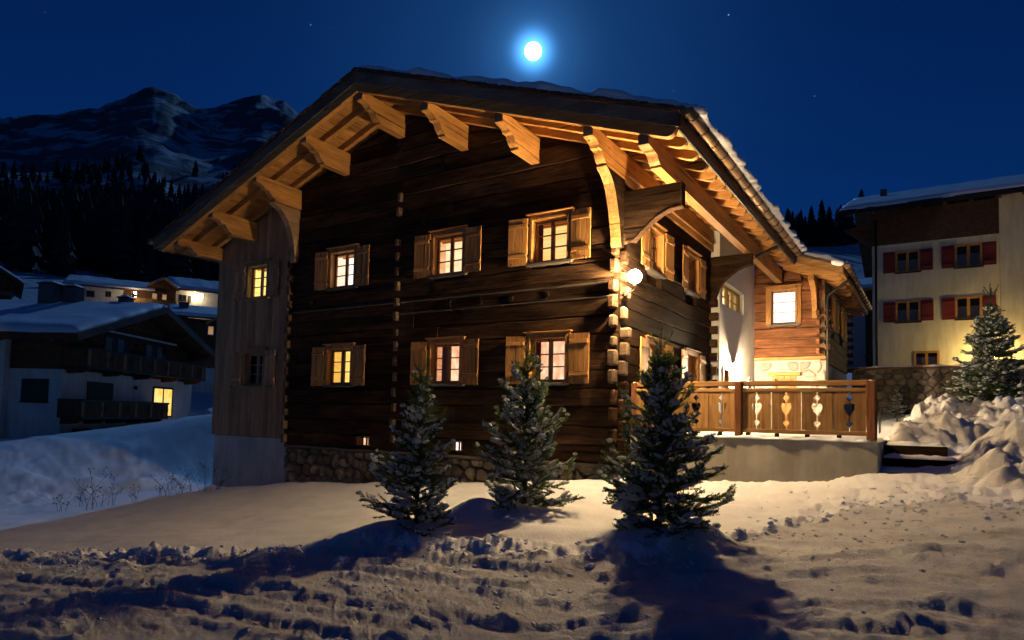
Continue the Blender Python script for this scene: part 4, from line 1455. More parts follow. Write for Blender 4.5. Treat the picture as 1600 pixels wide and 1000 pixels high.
d = empty('arched_door', chalet)
for k in range(9):
    pass
arc = [(9.72 + .30 * math.cos(a), 2.15 + .30 * math.sin(a)) for a in [math.pi * i / 14 for i in range(15)]]
outer = [(9.72 + .37 * math.cos(a), 2.15 + .37 * math.sin(a)) for a in [math.pi * i / 14 for i in range(15)]]
ring = [(10.02, .82)] + arc + [(9.42, .82)]
m = MB(T)
ov = [(10.09, .82)] + outer + [(9.35, .82)]
vs = []
for (a, b), (c_, d_) in zip(ring, ov):
    vs += [(a, .0, b), (a, .05, b), (c_, .05, d_), (c_, .0, d_)]
m.add(vs, [(4 * i + k, 4 * i + (k + 1) % 4, 4 * i + 4 + (k + 1) % 4, 4 * i + 4 + k) for i in range(len(ring) - 1) for k in range(4)])
m.build('frame', 'plaster', d)
fill = MB(T)
outl = [(p[0], p[1]) for p in ring]
n_ = len(outl)
fill.add([(a, -.02, b) for a, b in outl] + [(a, -.08, b) for a, b in outl], [tuple(range(n_)), tuple(range(2 * n_ - 1, n_ - 1, -1))] + [(i, (i + 1) % n_, n_ + (i + 1) % n_, n_ + i) for i in range(n_)])
fill.build('door_leaf', 'brown_wood_z', d)
pl = MB(T)
corner = [(10.1, 2.55), (9.35, 2.55), (9.35, 2.15)] + [(9.72 + .372 * math.cos(a), 2.15 + .372 * math.sin(a)) for a in [math.pi * i / 14 for i in range(14, -1, -1)]] + [(10.1, 2.15)]
n_ = len(corner)
pl.add([(a, -.0, b) for a, b in corner] + [(a, -.15, b) for a, b in corner], [tuple(range(n_)), tuple(range(2 * n_ - 1, n_ - 1, -1))] + [(i, (i + 1) % n_, n_ + (i + 1) % n_, n_ + i) for i in range(n_)])
pl.build('spandrel', 'plaster', d)

WY = 10.4
def twing(u, w, v):
    return (u, WY - w, v)
def tws(u, w, v):
    return (2.34 + w, u, v)
wing = empty('log_wall', chalet)
tag(wing, 'reddish log wall of the rear wing above the terrace')
hole_w = [(.735, 1.535, 4.24, 5.36)]
mb = MB(twing)
backing(mb, .24, 2.20, 3.19, 5.55, hole_w, -.2, -.13)
mb.build('wall_core', 'red_log_x', wing)
z = 3.19
while z < 5.95:
    h = .30 + rnd.uniform(-.03, .03)
    for s, e in pieces(.24, 2.32, z, min(z + h, 6.0), hole_w):
        lim = RIDGE + (8.46 + .15 - min(z + h, 6.0)) / SLOPE
        if e > 2.3: e = max(s + .1, min(e, lim))
        MB(twing).log(s + .002, e - .002, z + .002, min(z + h, 6.0) - .002).build('log', 'red_log_x', wing)
    z += h
z = 3.25
while z < 4.5:
    MB().cbox(2.10, 2.22, WY - .16, WY + .02, z, z + .17, .02).build('log_end', 'red_log_y', wing)
    MB().cbox(2.32, 2.50, WY - .01, WY + .12, z + .14, z + .30, .02).build('log_end', 'red_log_x', wing)
    z += .30
MB(twing).prism([(.24, 5.4), (2.30, 5.4), (2.30, zp(2.30) + .17), (.24, zp(.24) + .17)], 'y', -.3, -.205).build('gable_core', 'red_log_x', wing)
MB(twing).prism([(.24, 6.0), (1.32, 6.0), (.24, zp(.24) + .16)], 'y', -.14, -.004).build('log', 'red_log_x', wing)
window(chalet, twing, 1.135, 4.24, 5.36, 'room_white', shutters=False, hw=.40, rows=3, cols=1, casing=.13)
MB().cbox(.24, 2.42, WY - .06, WY + .2, 3.09, 3.18, .01).build('sill_beam', 'new_wood_x', wing)
base = empty('stone_base', chalet)
tag(base, 'pale rubble stone base of the rear wing')
mb = MB(twing)
backing(mb, .235, 2.36, .4, 3.085, [(.80, 1.50, .4, 2.50)], -.3, -.06)
mb.build('wall_core', 'pale_mortar', base)
cells = voronoi_cells(.25, 2.35, lambda u: .8, lambda u: 3.05, .36, .27, rs)
cells = [c for c in cells if not any(.72 < p[0] < 1.58 and p[1] < 2.66 for p in c)]
stones(base, shifted(twing, 0, -.06), cells, 'pale_stone', .05, .035, rs)
MB(twing).cbox(.66, 1.64, -.1, .06, 2.58, 2.70, .01).build('lintel', 'new_wood_x', base)
d = empty('door', chalet)
MB(twing).box(.803, .88, -.22, .0, .82, 2.57).box(1.42, 1.497, -.22, .0, .82, 2.57).box(.88, 1.42, -.22, .0, 2.49, 2.57).build('frame', 'new_wood_z', d)
for k in range(4):
    MB(twing).cbox(.882 + .1345 * k, 1.0145 + .1345 * k, -.18, -.13, .82, 2.488, .004).build('plank', 'new_wood_z', d)
# side wall of the wing with two shuttered windows
ws = empty('log_wall', chalet)
tag(ws, 'log side wall of the rear wing')
hs = [(12.2 - .4, 12.2 + .4, 4.2, 5.2), (14.6 - .4, 14.6 + .4, 4.2, 5.2)]
mb = MB(tws)
backing(mb, WY + .15, 16.6, 3.1, 5.6, hs, -.2, -.13)
mb.build('wall_core', 'red_log_y', ws)
z = 3.04
while z < 5.6:
    h = .30
    for s, e in pieces(WY + .0, 16.9, z, min(z + h, 5.65), hs):
        MB(tws).log(s + .002, e - .002, z + .002, min(z + h, 5.65) - .002).build('log', 'bleached_log_y', ws)
    z += h
for yy in (12.2, 14.6):
    window(chalet, tws, yy, 4.2, 5.2, 'room_gold', ax='y', hw=.40, rows=2)
MB().box(2.2, 2.30, WY + .1, 16.8, .4, 3.0).build('stone_side', 'pale_mortar', base)
z = 3.1
while z < 5.4:
    MB().cbox(2.33, 2.56, 16.7, 16.85, z, z + .16, .02).build('log_end', 'red_log_x', ws)
    z += .3
# wing roof continues the main slope further out
wr = empty('wing_roof', chalet)
tag(wr, 'low roof of the rear wing with overhanging snow')
WE = 2.96
for k in range(13):
    y = 9.32 + .66 * k
    pts = [(1.2, zp(1.2) + .172), (1.2, zp(1.2))]
    for q in range(6):
        a = q / 5 * math.pi / 2
        xx = WE - .08 - .18 * (1 - math.sin(a))
        pts.append((xx, zp(xx) + .142 * (1 - math.cos(a))))
    pts.append((WE - .08, zp(WE - .08) + .172))
    MB().prism(pts, 'y', y - .07, y + .07).build('rafter', 'new_wood_x', wr)
for k in range(9):
    a = 1.3 + (WE - 1.3) * k / 9 + .001; b = 1.3 + (WE - 1.3) * (k + 1) / 9 - .001
    MB().prism([(a, zp(a) + .175), (b, zp(b) + .175), (b, zp(b) + .2), (a, zp(a) + .2)], 'y', 9.24, 17.6).build('soffit_board', 'new_wood_y', wr)
MB().prism([(1.70, zp(1.70) + .203), (WE, zp(WE) + .203), (WE, zp(WE) + .38), (1.70, zp(1.70) + .38)], 'y', 9.36, 17.6).build('roof_deck', 'brown_wood_x', wr)
MB().prism([(1.72, zp(1.72) + .17), (WE, zp(WE) + .17), (WE, zp(WE) + .39), (1.72, zp(1.72) + .39)], 'y', 9.20, 9.235).build('verge_board', 'terrace_wood_x', wr)
sh = MB()
x = 1.75
while x < WE:
    wd = rnd.uniform(.07, .12)
    for lay in range(3):
        z0 = zp(x) + .392 + .024 * lay
        y0 = 9.17 + rnd.uniform(-.02, .02)
        sh.prism([(x, z0), (x + wd, z0 - SLOPE * wd), (x + wd, z0 - SLOPE * wd + .026), (x, z0 + .022)], 'y', y0, y0 + .6)
    x += wd * .85
o = sh.build('shingles', 'shingle', wr); o['kind'] = 'stuff'
snow_sheet('roof_snow', wr, [(1.78, 9.2, zr(1.78)), (WE + .2, 9.2, zr(WE + .2)), (WE + .2, 17.5, zr(WE + .2)), (1.78, 17.5, zr(1.78))], .16, 9, 30, 90, .16, (.02, .16, .12, .1), lump=.6, scale=1.6)
m = MB()
m.sphere((WE - .12, 9.22, zr(WE - .1) - .02), .17, 14, 8)
m.v = [(x + .06 * math.sin(z * 9 + y * 7), y, zr(WE - .1) + (z - zr(WE - .1)) * .62) for x, y, z in m.v]
m.build('snow_clump', 'roof_snow', wr, True)
gutter(wr, WE + .12, zp(WE) + .40, 9.12, 17.6, .088)
MB().box(WE - .002, WE + .026, 9.24, 17.55, zp(WE) + .16, zp(WE) + .37).build('fascia_board', 'terrace_wood_y', wr)
MB().tube([(WE + .10, 10.2, 5.55), (WE + .02, 10.2, 5.42), (2.62, 10.25, 5.16), (2.45, 10.27, 5.02), (2.43, 10.28, 4.85), (2.43, 10.28, 1.0)], .04, 8).build('downpipe', 'dark_metal', wr, True)
MB().prism([(y, zp(2.14) + dz) for y, dz in ((9.55, 0), (9.55, -.17), (9.62, -.2), (9.75, -.2), (9.85, -.27), (9.97, -.30), (10.0, -.36), (10.42, -.36), (10.42, 0))], 'x', 1.98, 2.14).build('purlin', 'new_wood_y', wr)
stacked_curve = [(9.95, 5.26), (10.08, 5.15), (10.18, 4.95), (10.25, 4.7), (10.29, 4.4)]
for a, c in zip([5.24, 5.02, 4.80, 4.58], [5.02, 4.80, 4.58, 4.36]):
    f_ = lambda q: float(np.interp(q, [p[1] for p in stacked_curve][::-1], [p[0] for p in stacked_curve][::-1]))
    MB().prism([(10.42, a - .003), (f_(a), a - .003), (f_(c), c + .003), (10.42, c + .003)], 'x', 1.99 + rnd.uniform(-.006, .006), 2.13).build('bracket_log', 'new_wood_y', wr)
# the rest of the body keeps moonlight out
MB().box(-12.9, -.25, 9.0, 9.2, -1.5, 5.9).build('back_wall', 'board_z', chalet)
MB().box(-.2, .2, 10.2, 16.7, .5, 6.0).build('inner_wall', 'plaster', chalet)

# ------------------------------------------------------------------ lamps fixed to the chalet
def globe_lamp(name, c, wall_pts, mat, r, label):
    e = empty(name)
    tag(e, label, 'lamp')
    MB().sphere(c, r, 14, 10).build('globe', mat, e, True)
    MB().lathe((c[0], c[1], c[2] - r), [(.028, -.05), (.032, -.01), (.03, .012)], 10).build('socket', 'dark_metal', e)
    p0 = (c[0], c[1], c[2] - r - .045)
    MB().tube([p0, (c[0], c[1], c[2] - r - .10), *wall_pts], .012, 6).build('arm', 'dark_metal', e)
    q = wall_pts[-1]
    MB().cbox(q[0] - .035, q[0] + .035, q[1] - .035, q[1] + .035, q[2] - .06, q[2] + .06, .008).build('wall_plate', 'dark_metal', e)
    return e


globe_lamp('corner_lamp', (.415, -.29, 3.77), [(.37, -.24, 3.52), (.26, -.13, 3.51), (.14, -.03, 3.52)], 'lamp_glow', .13, 'bright round lamp on the front corner of the log chalet')

e = empty('terrace_lamp')
tag(e, 'glaring wall lamp on the white plaster wall behind the balustrade', 'lamp')
MB().sphere((.37, 7.72, 2.63), .085, 14, 10).build('bulb', 'terrace_glow', e, True)
MB().cbox(.232, .47, 7.545, 7.895, 2.765, 2.79, .006).build('hood', 'dark_metal', e)
MB().cbox(.232, .25, 7.66, 7.78, 2.50, 2.765, .004).build('back_plate', 'dark_metal', e)
MB().cbox(.25, .39, 7.70, 7.74, 2.515, 2.54, .004).build('bracket', 'dark_metal', e)

# ------------------------------------------------------------------ terrace and balustrade
ter = empty('terrace', None, (0, .55, 0))
tag(ter, 'raised terrace with smooth concrete retaining wall beside the chalet', 'terrace')
def tt(u, w, v):
    return (u, w, v)
m = MB()
m.cbox(.02, 4.37, 0.0, .24, -.6, .785, .012)
m.build('retaining_wall', 'concrete', ter)
m = MB()
m.cbox(4.13, 4.368, .243, 4.5, -.4, .783, .012)
m.build('retaining_wall', 'concrete', ter)
MB().box(.02, 4.125, .245, 5.72, .5, .775).build('floor', 'concrete', ter)
def snow_ridge(name, parent, pts, wdt, hgt, seed, mat='roof_snow', base_drop=.012):
    """lumpy strip of snow along a line"""
    n = len(pts)
    K = 9
    vs = []
    P = [Vector(p) for p in pts]
    L = 0
    for i, p in enumerate(P):
        if i: L += (p - P[i - 1]).length
        d = (P[min(i + 1, n - 1)] - P[max(i - 1, 0)]).normalized()
        s = d.cross(Vector((0, 0, 1))).normalized()
        e = min(1, i / 2.0, (n - 1 - i) / 2.0)
        f = max(.25, 1 + .55 * float(perlin(np.array([L * 3.1 + seed]), np.array([seed * 1.7]))[0]) * 1.6 + .4 * float(perlin(np.array([L * 9 + seed]), np.array([seed * 2.7]))[0]))
        off = .25 * wdt * float(perlin(np.array([L * 4 + seed * 5]), np.array([seed * .7]))[0])
        for k in range(K):
            a = math.pi * k / (K - 1)
            wq = wdt * .5 * (.35 + .65 * e) * (.8 + .25 * f)
            vs.append(p + s * (math.cos(a) * wq + off) + Vector((0, 0, math.sin(a) ** .7 * hgt * f * (.2 + .8 * e) - base_drop)))
    fs = [(i * K + k, i * K + k + 1, (i + 1) * K + k + 1, (i + 1) * K + k) for i in range(n - 1) for k in range(K - 1)]
    fs += [(i * K, (i + 1) * K, (i + 1) * K + K - 1, i * K + K - 1) for i in range(n - 1)]
    fs += [tuple(range(K)), tuple(range((n - 1) * K, n * K))]
    return MB().add(vs, fs).build(name, mat, parent, True)


snow_ridge('snow', ter, [(.8 + .05 * i, .10, .785) for i in range(71)], .26, .06, 3.3)
snow_sheet('snow', ter, [(.05, .3, .775), (4.05, .3, .775), (4.05, 5.7, .775), (.05, 5.7, .775)], .045, 14, 40, 40, .2, lump=.8)

snow_ridge('eaves_snow', roof, [(EAVE_R + .06, VERGE - .02 + 10.6 * i / 130, zr(EAVE_R + .06) - .04) for i in range(131)], .58, .16, 4.4)

bal = empty('balustrade', None, (0, .55, .8))
tag(bal, 'brown wooden balustrade with heart and diamond cut-outs along the terrace edge', 'balustrade')
zb = -.8
def post(x0, x1, y0, y1, cap=True):
    p = MB().cbox(x0, x1, y0, y1, .82 + zb, 1.815 + zb, .012).build('post', 'red_log_z', bal)
    snow_ridge('snow', bal, [(x0 + .01 + (x1 - x0 - .02) * i / 5, (y0 + y1) / 2, 1.815 + zb) for i in range(6)], (y1 - y0) * .8, .022, x0)
for x0, x1 in ((.03, .12), (2.055, 2.185), (4.20, 4.335)):
    post(x0, x1, -.01, .12)
for a, b in ((.122, 2.053), (2.187, 4.198)):
    MB().cbox(a, b, .03, .10, 1.625 + zb, 1.692 + zb, .008).build('middle_rail', 'terrace_wood_x', bal)
    MB().cbox(a, b, .018, .09, .885 + zb, .955 + zb, .008).build('bottom_rail', 'terrace_wood_x', bal)
    snow_ridge('snow', bal, [(a + .02 + (b - a - .04) * i / 40, .065, 1.692 + zb) for i in range(41)], .06, .014, a + 2)
MB().cbox(.03, 4.345, .122, .20, 1.735 + zb, 1.83 + zb, .012).build('handrail', 'terrace_wood_x', bal)
snow_ridge('snow', bal, [(1.9 + 2.4 * i / 40, .16, 1.83 + zb) for i in range(41)], .06, .013, 8)
prof = [(1.622, .008), (1.575, .009), (1.52, .056), (1.465, .011), (1.408, .011), (1.428, .045), (1.418, .072), (1.372, .088), (1.315, .074), (1.205, .010), (1.115, .009),
        (1.098, .048), (1.06, .052), (1.012, .007), (.956, .007)]
def panel(xc, half):
    for s in (-1, 1):
        pts = [(xc + s * hw_, z + zb) for z, hw_ in prof] + [(xc + s * (half - .006), .956 + zb), (xc + s * (half - .006), 1.622 + zb)]
        MB().prism(pts, 'y', .045 + rnd.uniform(-.003, .003), .070 + rnd.uniform(-.002, .002)).build('board', 'terrace_wood_z', bal)
for k in range(4):
    panel(.122 + .4828 * (k + .5), .2414)
    panel(2.187 + .5028 * (k + .5), .2514)
for k in range(9):
    a, b = (.25 + .5 * k,) * 2
    if k < 8:
        MB().cbox(a, a + .07, .03, .10, .785 + zb, .884 + zb, .004).build('foot_block', 'dark_metal', bal)
# short return at the right end
MB().cbox(4.21, 4.30, .122, .42, 1.625 + zb, 1.70 + zb, .008).build('middle_rail', 'terrace_wood_y', bal)
MB().cbox(4.20, 4.33, .37, .49, .80 + zb, 1.80 + zb, .01).build('post', 'red_log_z', bal)
MB().cbox(4.272, 4.30, .125, .24, .9 + zb, 1.62 + zb, .004).build('board', 'terrace_wood_z', bal)
MB().cbox(4.272, 4.30, .245, .365, .9 + zb, 1.62 + zb, .004).build('board', 'terrace_wood_z', bal)
snow_ridge('snow', bal, [(4.26, .13 + .3 * i / 10, 1.70 + zb) for i in range(11)], .06, .03, 5)

# steps to the right of the terrace
st = empty('garden_steps', None, (4.9, .9, .2))
tag(st, 'dark timber garden steps half buried in snow beside the terrace wall', 'steps')
for k, (yy, z, x1) in enumerate(((.72, .24, 5.55), (1.35, .45, 5.50), (2.0, .66, 5.35))):
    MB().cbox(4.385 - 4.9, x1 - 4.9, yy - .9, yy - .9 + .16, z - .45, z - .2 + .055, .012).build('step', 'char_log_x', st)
    snow_sheet('snow', st, [(4.385 - 4.9, yy - .9 + .02, z - .2 + .05), (x1 - .02 - 4.9, yy - .9 + .02, z - .2 + .05), (x1 - .02 - 4.9, yy - .9 + .66, z - .2 + .05), (4.385 - 4.9, yy - .9 + .66, z - .2 + .05)], .055, 21 + k, 26, 16, .1, (.02, .05, .05, .0), 'snow', lump=.9, scale=2.5)

# metal garden chair left out in the snow
ch = empty('garden_chair', None, (4.15, 8.0, .86))
tag(ch, 'thin dark metal garden chair standing behind the balustrade end', 'chair')
for sx in (-.2, .2):
    MB().tube([(sx, -.2, 0), (sx, -.2, .42)], .012, 6).build('leg', 'dark_metal', ch)
    MB().tube([(sx, .2, 0), (sx, .2, .42), (sx, .26, .85)], .012, 6).build('leg', 'dark_metal', ch)
for k in range(5):
    MB().cbox(-.22, .22, -.22 + .09 * k, -.15 + .09 * k, .42, .435, .003).build('seat_slat', 'dark_metal', ch)
for z in (.55, .66, .77, .85):
    MB().tube([(-.2, .2 + (z - .42) * .14, z), (.2, .2 + (z - .42) * .14, z)], .009, 6).build('back_bar', 'dark_metal', ch)

# ------------------------------------------------------------------ spruces
def spruce(label, loc, H, R, seed, whorls, nbr, nlen, nwid, per_m, snow_p, name='young_spruce', up=.0, twig_gap=.05, clump=None, rot=0.0, leader=.3, group=None, snow_w=.03, lean=(0, 0), shape=.85):
    rg = np.random.RandomState(seed)
    root = empty(name, None, loc, rot)
    tag(root, label, 'tree', group)
    trunk = MB()
    tp = [(lean[0] * t * t, lean[1] * t * t, -.25 + (H + .25) * t) for t in np.linspace(0, 1, 9)]
    trunk.tube(tp, [max(.004, .035 * H / 2.2 * (1 - t) ** .8) for t in np.linspace(0, 1, 9)], 7)
    paths = []
    for w in range(whorls):
        t = (w + .2 + rg.uniform(-.15, .15)) / whorls
        z = H * (.03 + .82 * t)
        n = max(3, int(round(nbr * (1 - .45 * t))))
        for b in range(n):
            a = 2 * math.pi * (b + rg.uniform(-.35, .35)) / n + w * 2.4
            L = R * ((1 - t) ** shape) * rg.uniform(.38, 1.32) * (1 + .22 * math.sin(a * 2 + seed)) + .07 * H / 2.2
            if w == 0: L *= .8
            el = -.10 + .75 * t + up + rg.uniform(-.26, .30)
            p = np.array([lean[0] * t * t, lean[1] * t * t, z + rg.uniform(-.5, .5) * H * .8 / whorls]); pts = [p.copy()]
            N = 7
            for i in range(N):
                s = i / (N - 1)
                e2 = el - .22 * (1 - s) * s * 3 + .42 * s * s + .10 * math.sin(5 * s + b * 2 + w)
                aa = a + .1 * math.sin(3 * s + b)
                p = p + L / N * np.array([math.cos(aa) * math.cos(e2), math.sin(aa) * math.cos(e2), math.sin(e2)])
                pts.append(p.copy())
            pts = np.array(pts)
            paths.append((pts, 1.0, t))
            trunk.tube([tuple(q) for q in pts], [.007 * H / 2.2 * (1 - i / N * .8) for i in range(N + 1)], 4, False)
            # side twigs
            s = .22
            sd = 1
            while s < .97:
                k = s * N; i0 = min(int(k), N - 1); base = pts[i0] + (pts[i0 + 1] - pts[i0]) * (k - i0)
                ax = pts[i0 + 1] - pts[i0]; ax = ax / np.linalg.norm(ax)
                lat = np.cross(ax, [0, 0, 1.0]); lat /= np.linalg.norm(lat) + 1e-9
                tl = (.42 * L * (1 - s) ** .8 + .05 * H / 2.2) * rg.uniform(.7, 1.2)
                d = ax * rg.uniform(.55, .9) + lat * sd * rg.uniform(.45, .85) + np.array([0, 0, rg.uniform(-.35, .35)])
                d /= np.linalg.norm(d)
                q = [base + d * tl * f + np.array([0, 0, .10 * tl * f * f]) for f in np.linspace(0, 1, 4)]
                paths.append((np.array(q), .8, t))
                sd = -sd
                s += twig_gap / max(L, .05) * rg.uniform(.8, 1.2)
    # leader and top shoots
    top = np.array([lean[0], lean[1], H])
    lp = np.array([top + np.array([0, 0, -leader * .9]), top + np.array([.0, 0, -leader * .4]), top, top + np.array([.004, 0, leader * .12])])
    paths.append((lp, .7, 1.0))
    for b in range(6):
        a = b * 1.1 + rg.uniform(0, .5); zz = H - leader * (.55 + .1 * (b % 3)); L = .14 * H / 2.2 * rg.uniform(.7, 1.1)
        o_ = np.array([lean[0], lean[1], zz])
        paths.append((np.array([o_, o_ + L * np.array([.5 * math.cos(a), .5 * math.sin(a), .55]), o_ + L * np.array([.85 * math.cos(a), .85 * math.sin(a), 1.25])]), .7, .95))
    trunk.build('trunk', 'bark', root)
    B, D, S = [], [], []
    for pts, sc, t in paths:
        seg = pts[1:] - pts[:-1]; ln = np.linalg.norm(seg, axis=1)
        n = max(3, int(per_m * ln.sum()))
        c = np.concatenate([[0], np.cumsum(ln)])
        u = rg.uniform(.06 if sc == 1 else 0, 1, n) * c[-1]
        i = np.clip(np.searchsorted(c, u) - 1, 0, len(seg) - 1)
        f = ((u - c[i]) / np.maximum(ln[i], 1e-9))[:, None]
        B.append(pts[i] + seg[i] * f); D.append(seg[i] / np.maximum(ln[i], 1e-9)[:, None]); S.append(np.full(n, sc))
    B = np.concatenate(B); D = np.concatenate(D); S = np.concatenate(S)
    n = len(B)
    rv = rg.normal(size=(n, 3)); rv[:, 2] += .25
    pv = rv - (rv * D).sum(1)[:, None] * D; pv /= np.linalg.norm(pv, axis=1)[:, None] + 1e-9
    nd = D * .62 + pv * .78
    Ln = (nlen * rg.uniform(.7, 1.25, n) * S)[:, None]
    sdv = np.cross(nd, rg.normal(size=(n, 3))); sdv /= np.linalg.norm(sdv, axis=1)[:, None] + 1e-9
    V = np.stack([B - sdv * nwid / 2, B + sdv * nwid / 2, B + nd * Ln], 1).reshape(-1, 3)
    np_mesh('needles', V, np.arange(3 * n).reshape(-1, 3), 'needles', root, False)['kind'] = 'stuff'
    # snow lying on the upper side of branches
    SV, SF = [], []
    K = 6
    cnt = 0
    for pts, sc, t in paths:
        if rg.uniform() > snow_p * (1.0 if t < .8 else .35):
            continue
        ln = np.linalg.norm(pts[-1] - pts[0])
        if ln < .04: continue
        m_ = 7
        f0, f1 = rg.uniform(.05, .55), rg.uniform(.7, 1.0)
        tt_ = np.linspace(f0, f1, m_) * (len(pts) - 1)
        i = np.minimum(tt_.astype(int), len(pts) - 2); fr = (tt_ - i)[:, None]
        c = pts[i] * (1 - fr) + pts[i + 1] * fr
        ax = pts[-1] - pts[0]; ax /= np.linalg.norm(ax)
        if ax[2] > .8: continue
        lat = np.cross(ax, [0, 0, 1.0]); lat /= np.linalg.norm(lat)
        upv = np.cross(lat, ax)
        w0 = snow_w * rg.uniform(.6, 1.35)
        for j in range(m_):
            e = math.sin(math.pi * (j + .35) / (m_ - .3)) ** .6 * rg.uniform(.6, 1.35)
            for k in range(K):
                a = math.pi * 2 * k / K
                SV.append(c[j] + lat * math.cos(a) * w0 * e + upv * (math.sin(a) * w0 * .55 * e + w0 * .28 + nlen * .18))
        for j in range(m_ - 1):
            for k in range(K):
                SF.append((cnt + j * K + k, cnt + j * K + (k + 1) % K, cnt + (j + 1) * K + (k + 1) % K, cnt + (j + 1) * K + k))
        SF.append((cnt, cnt + 1, cnt + 2, cnt + 3)); SF.append((cnt + 3, cnt + 4, cnt + 5, cnt))
        e_ = cnt + (m_ - 1) * K
        SF.append((e_, e_ + 3, e_ + 2, e_ + 1)); SF.append((e_ + 3, e_, e_ + 5, e_ + 4))
        cnt += m_ * K
    if SV:
        np_mesh('snow', np.array(SV), np.array(SF), 'branch_snow', root, True)['kind'] = 'stuff'
    for cl in (clump or []):
        x, y, z, rx, ry, rz = cl
        mm = MB().sphere((0, 0, 0), 1.0, 20, 12)
        vv = np.array(mm.v)
        nn = 1 + .28 * perlin(vv[:, 0] * 1.7 + seed, vv[:, 1] * 1.7 + vv[:, 2]) + .16 * perlin(vv[:, 0] * 4 + vv[:, 2] * 2, vv[:, 1] * 4 + seed)
        vv = vv * nn[:, None]
        vv[:, 2] = np.where(vv[:, 2] < 0, vv[:, 2] * .35, vv[:, 2]) - .55 * (vv[:, 0] ** 2 + vv[:, 1] ** 2) * .6
        mm.v = [(x + a * rx, y + b * ry - 0, z + c * rz) for a, b, c in vv]
        mm.build('snow_clump', 'branch_snow', root, True)
    return root


G_T = 'young spruces planted in the snow before the chalet'
spruce('left young spruce before the chalet, snow dusted, with a long bare leader', (-.386, -5.43, -.46), 2.32, .62, 21, 17, 8, .035, .0078, 430, .48, group=G_T, leader=.45, snow_w=.042, up=.22, twig_gap=.048, shape=.62)
spruce('middle young spruce before the chalet, standing farthest back by the log wall', (-.03, -3.376, -.36), 2.66, .70, 33, 18, 8, .037, .0083, 430, .52, group=G_T, leader=.50, snow_w=.047, up=.26, twig_gap=.050, shape=.55)
spruce('right young spruce by the chalet corner, bushy, thick snow pad low on its left', (2.353, -4.187, -.33), 2.52, .76, 47, 22, 11, .036, .008, 440, .36, group=G_T, leader=.45, snow_w=.042, up=.20, twig_gap=.046, shape=.66,
       clump=[(-.27, -.22, .50, .19, .15, .12), (-.36, -.24, .36, .15, .12, .07)])
spruce('tall snow laden spruce behind the ploughed snow heap before the yellow house', (6.6, 12.0, gz(6.6, 12.0)), 3.85, 1.45, 61, 24, 13, .065, .016, 210, .5, 'snowy_spruce', -.08, .07, leader=.55, snow_w=.06,
       shape=.95)
spruce('tiny snow covered spruce at the foot of the stone wall', (4.15, 13.4, gz(4.15, 13.4)), 1.15, .34, 71, 11, 7, .05, .013, 200, .7, 'tiny_spruce', -.1, .07, leader=.12, snow_w=.05)

# ------------------------------------------------------------------ dry weeds left of the chalet
WEEDS = [(-11.14, -4.8, .55), (-11.85, -4.0, .5), (-10.7, -4.4, .95), (-11.2, -3.85, .8), (-11.1, -3.3, .45), (-11.6, -2.3, .75), (-12.0, -1.6, .6), (-12.45, -1.0, .7), (-11.6, -1.1, .95), (-11.9, -.45, .6)]
ordn = ['first', 'second', 'third', 'fourth', 'fifth', 'sixth', 'seventh', 'eighth', 'ninth', 'tenth', 'eleventh', 'twelfth', 'thirteenth', 'fourteenth']
for i, (x, y, h) in enumerate(WEEDS):
    rw = random.Random(100 + i)
    e = empty('dry_weed', None, (x, y, gz(x, y) - .03))
    tag(e, 'withered brown weed in the snow by the annex, %s from the left' % ordn[i], 'weed', 'dry weeds in the snow beside the annex')
    st_ = MB(); sd_ = MB()
    for k in range(rw.randint(3, 6)):
        a = rw.uniform(0, 6.28); sp = rw.uniform(.02, .6)
        hh = h * rw.uniform(.3, 1.1)
        ox, oy = rw.uniform(-.16, .16), rw.uniform(-.16, .16)
        pts = [(ox + sp * t * t * math.cos(a) * h, oy + sp * t * t * math.sin(a) * h, hh * t) for t in (0, .25, .5, .75, 1)]
        st_.tube(pts, [.0045, .004, .0035, .003, .002], 5)
        for q in range(5):
            t = rw.uniform(.45, 1)
            p = Vector(pts[2]).lerp(Vector(pts[4]), max(0, (t - .5) * 2))
            b = rw.uniform(0, 6.28)
            tip = p + Vector((math.cos(b) * .09, math.sin(b) * .09, .05 + rw.uniform(0, .05)))
            st_.tube([p, tip], .0018, 4)
            for z in range(3):
                c = tip + Vector((rw.uniform(-.02, .02), rw.uniform(-.02, .02), rw.uniform(-.02, .02)))
                sd_.sphere(c, rw.uniform(.005, .011), 5, 3)
    st_.build('stem', 'dry_stalk', e)
    o = sd_.build('seed_head', 'dry_stalk', e); o['kind'] = 'stuff'

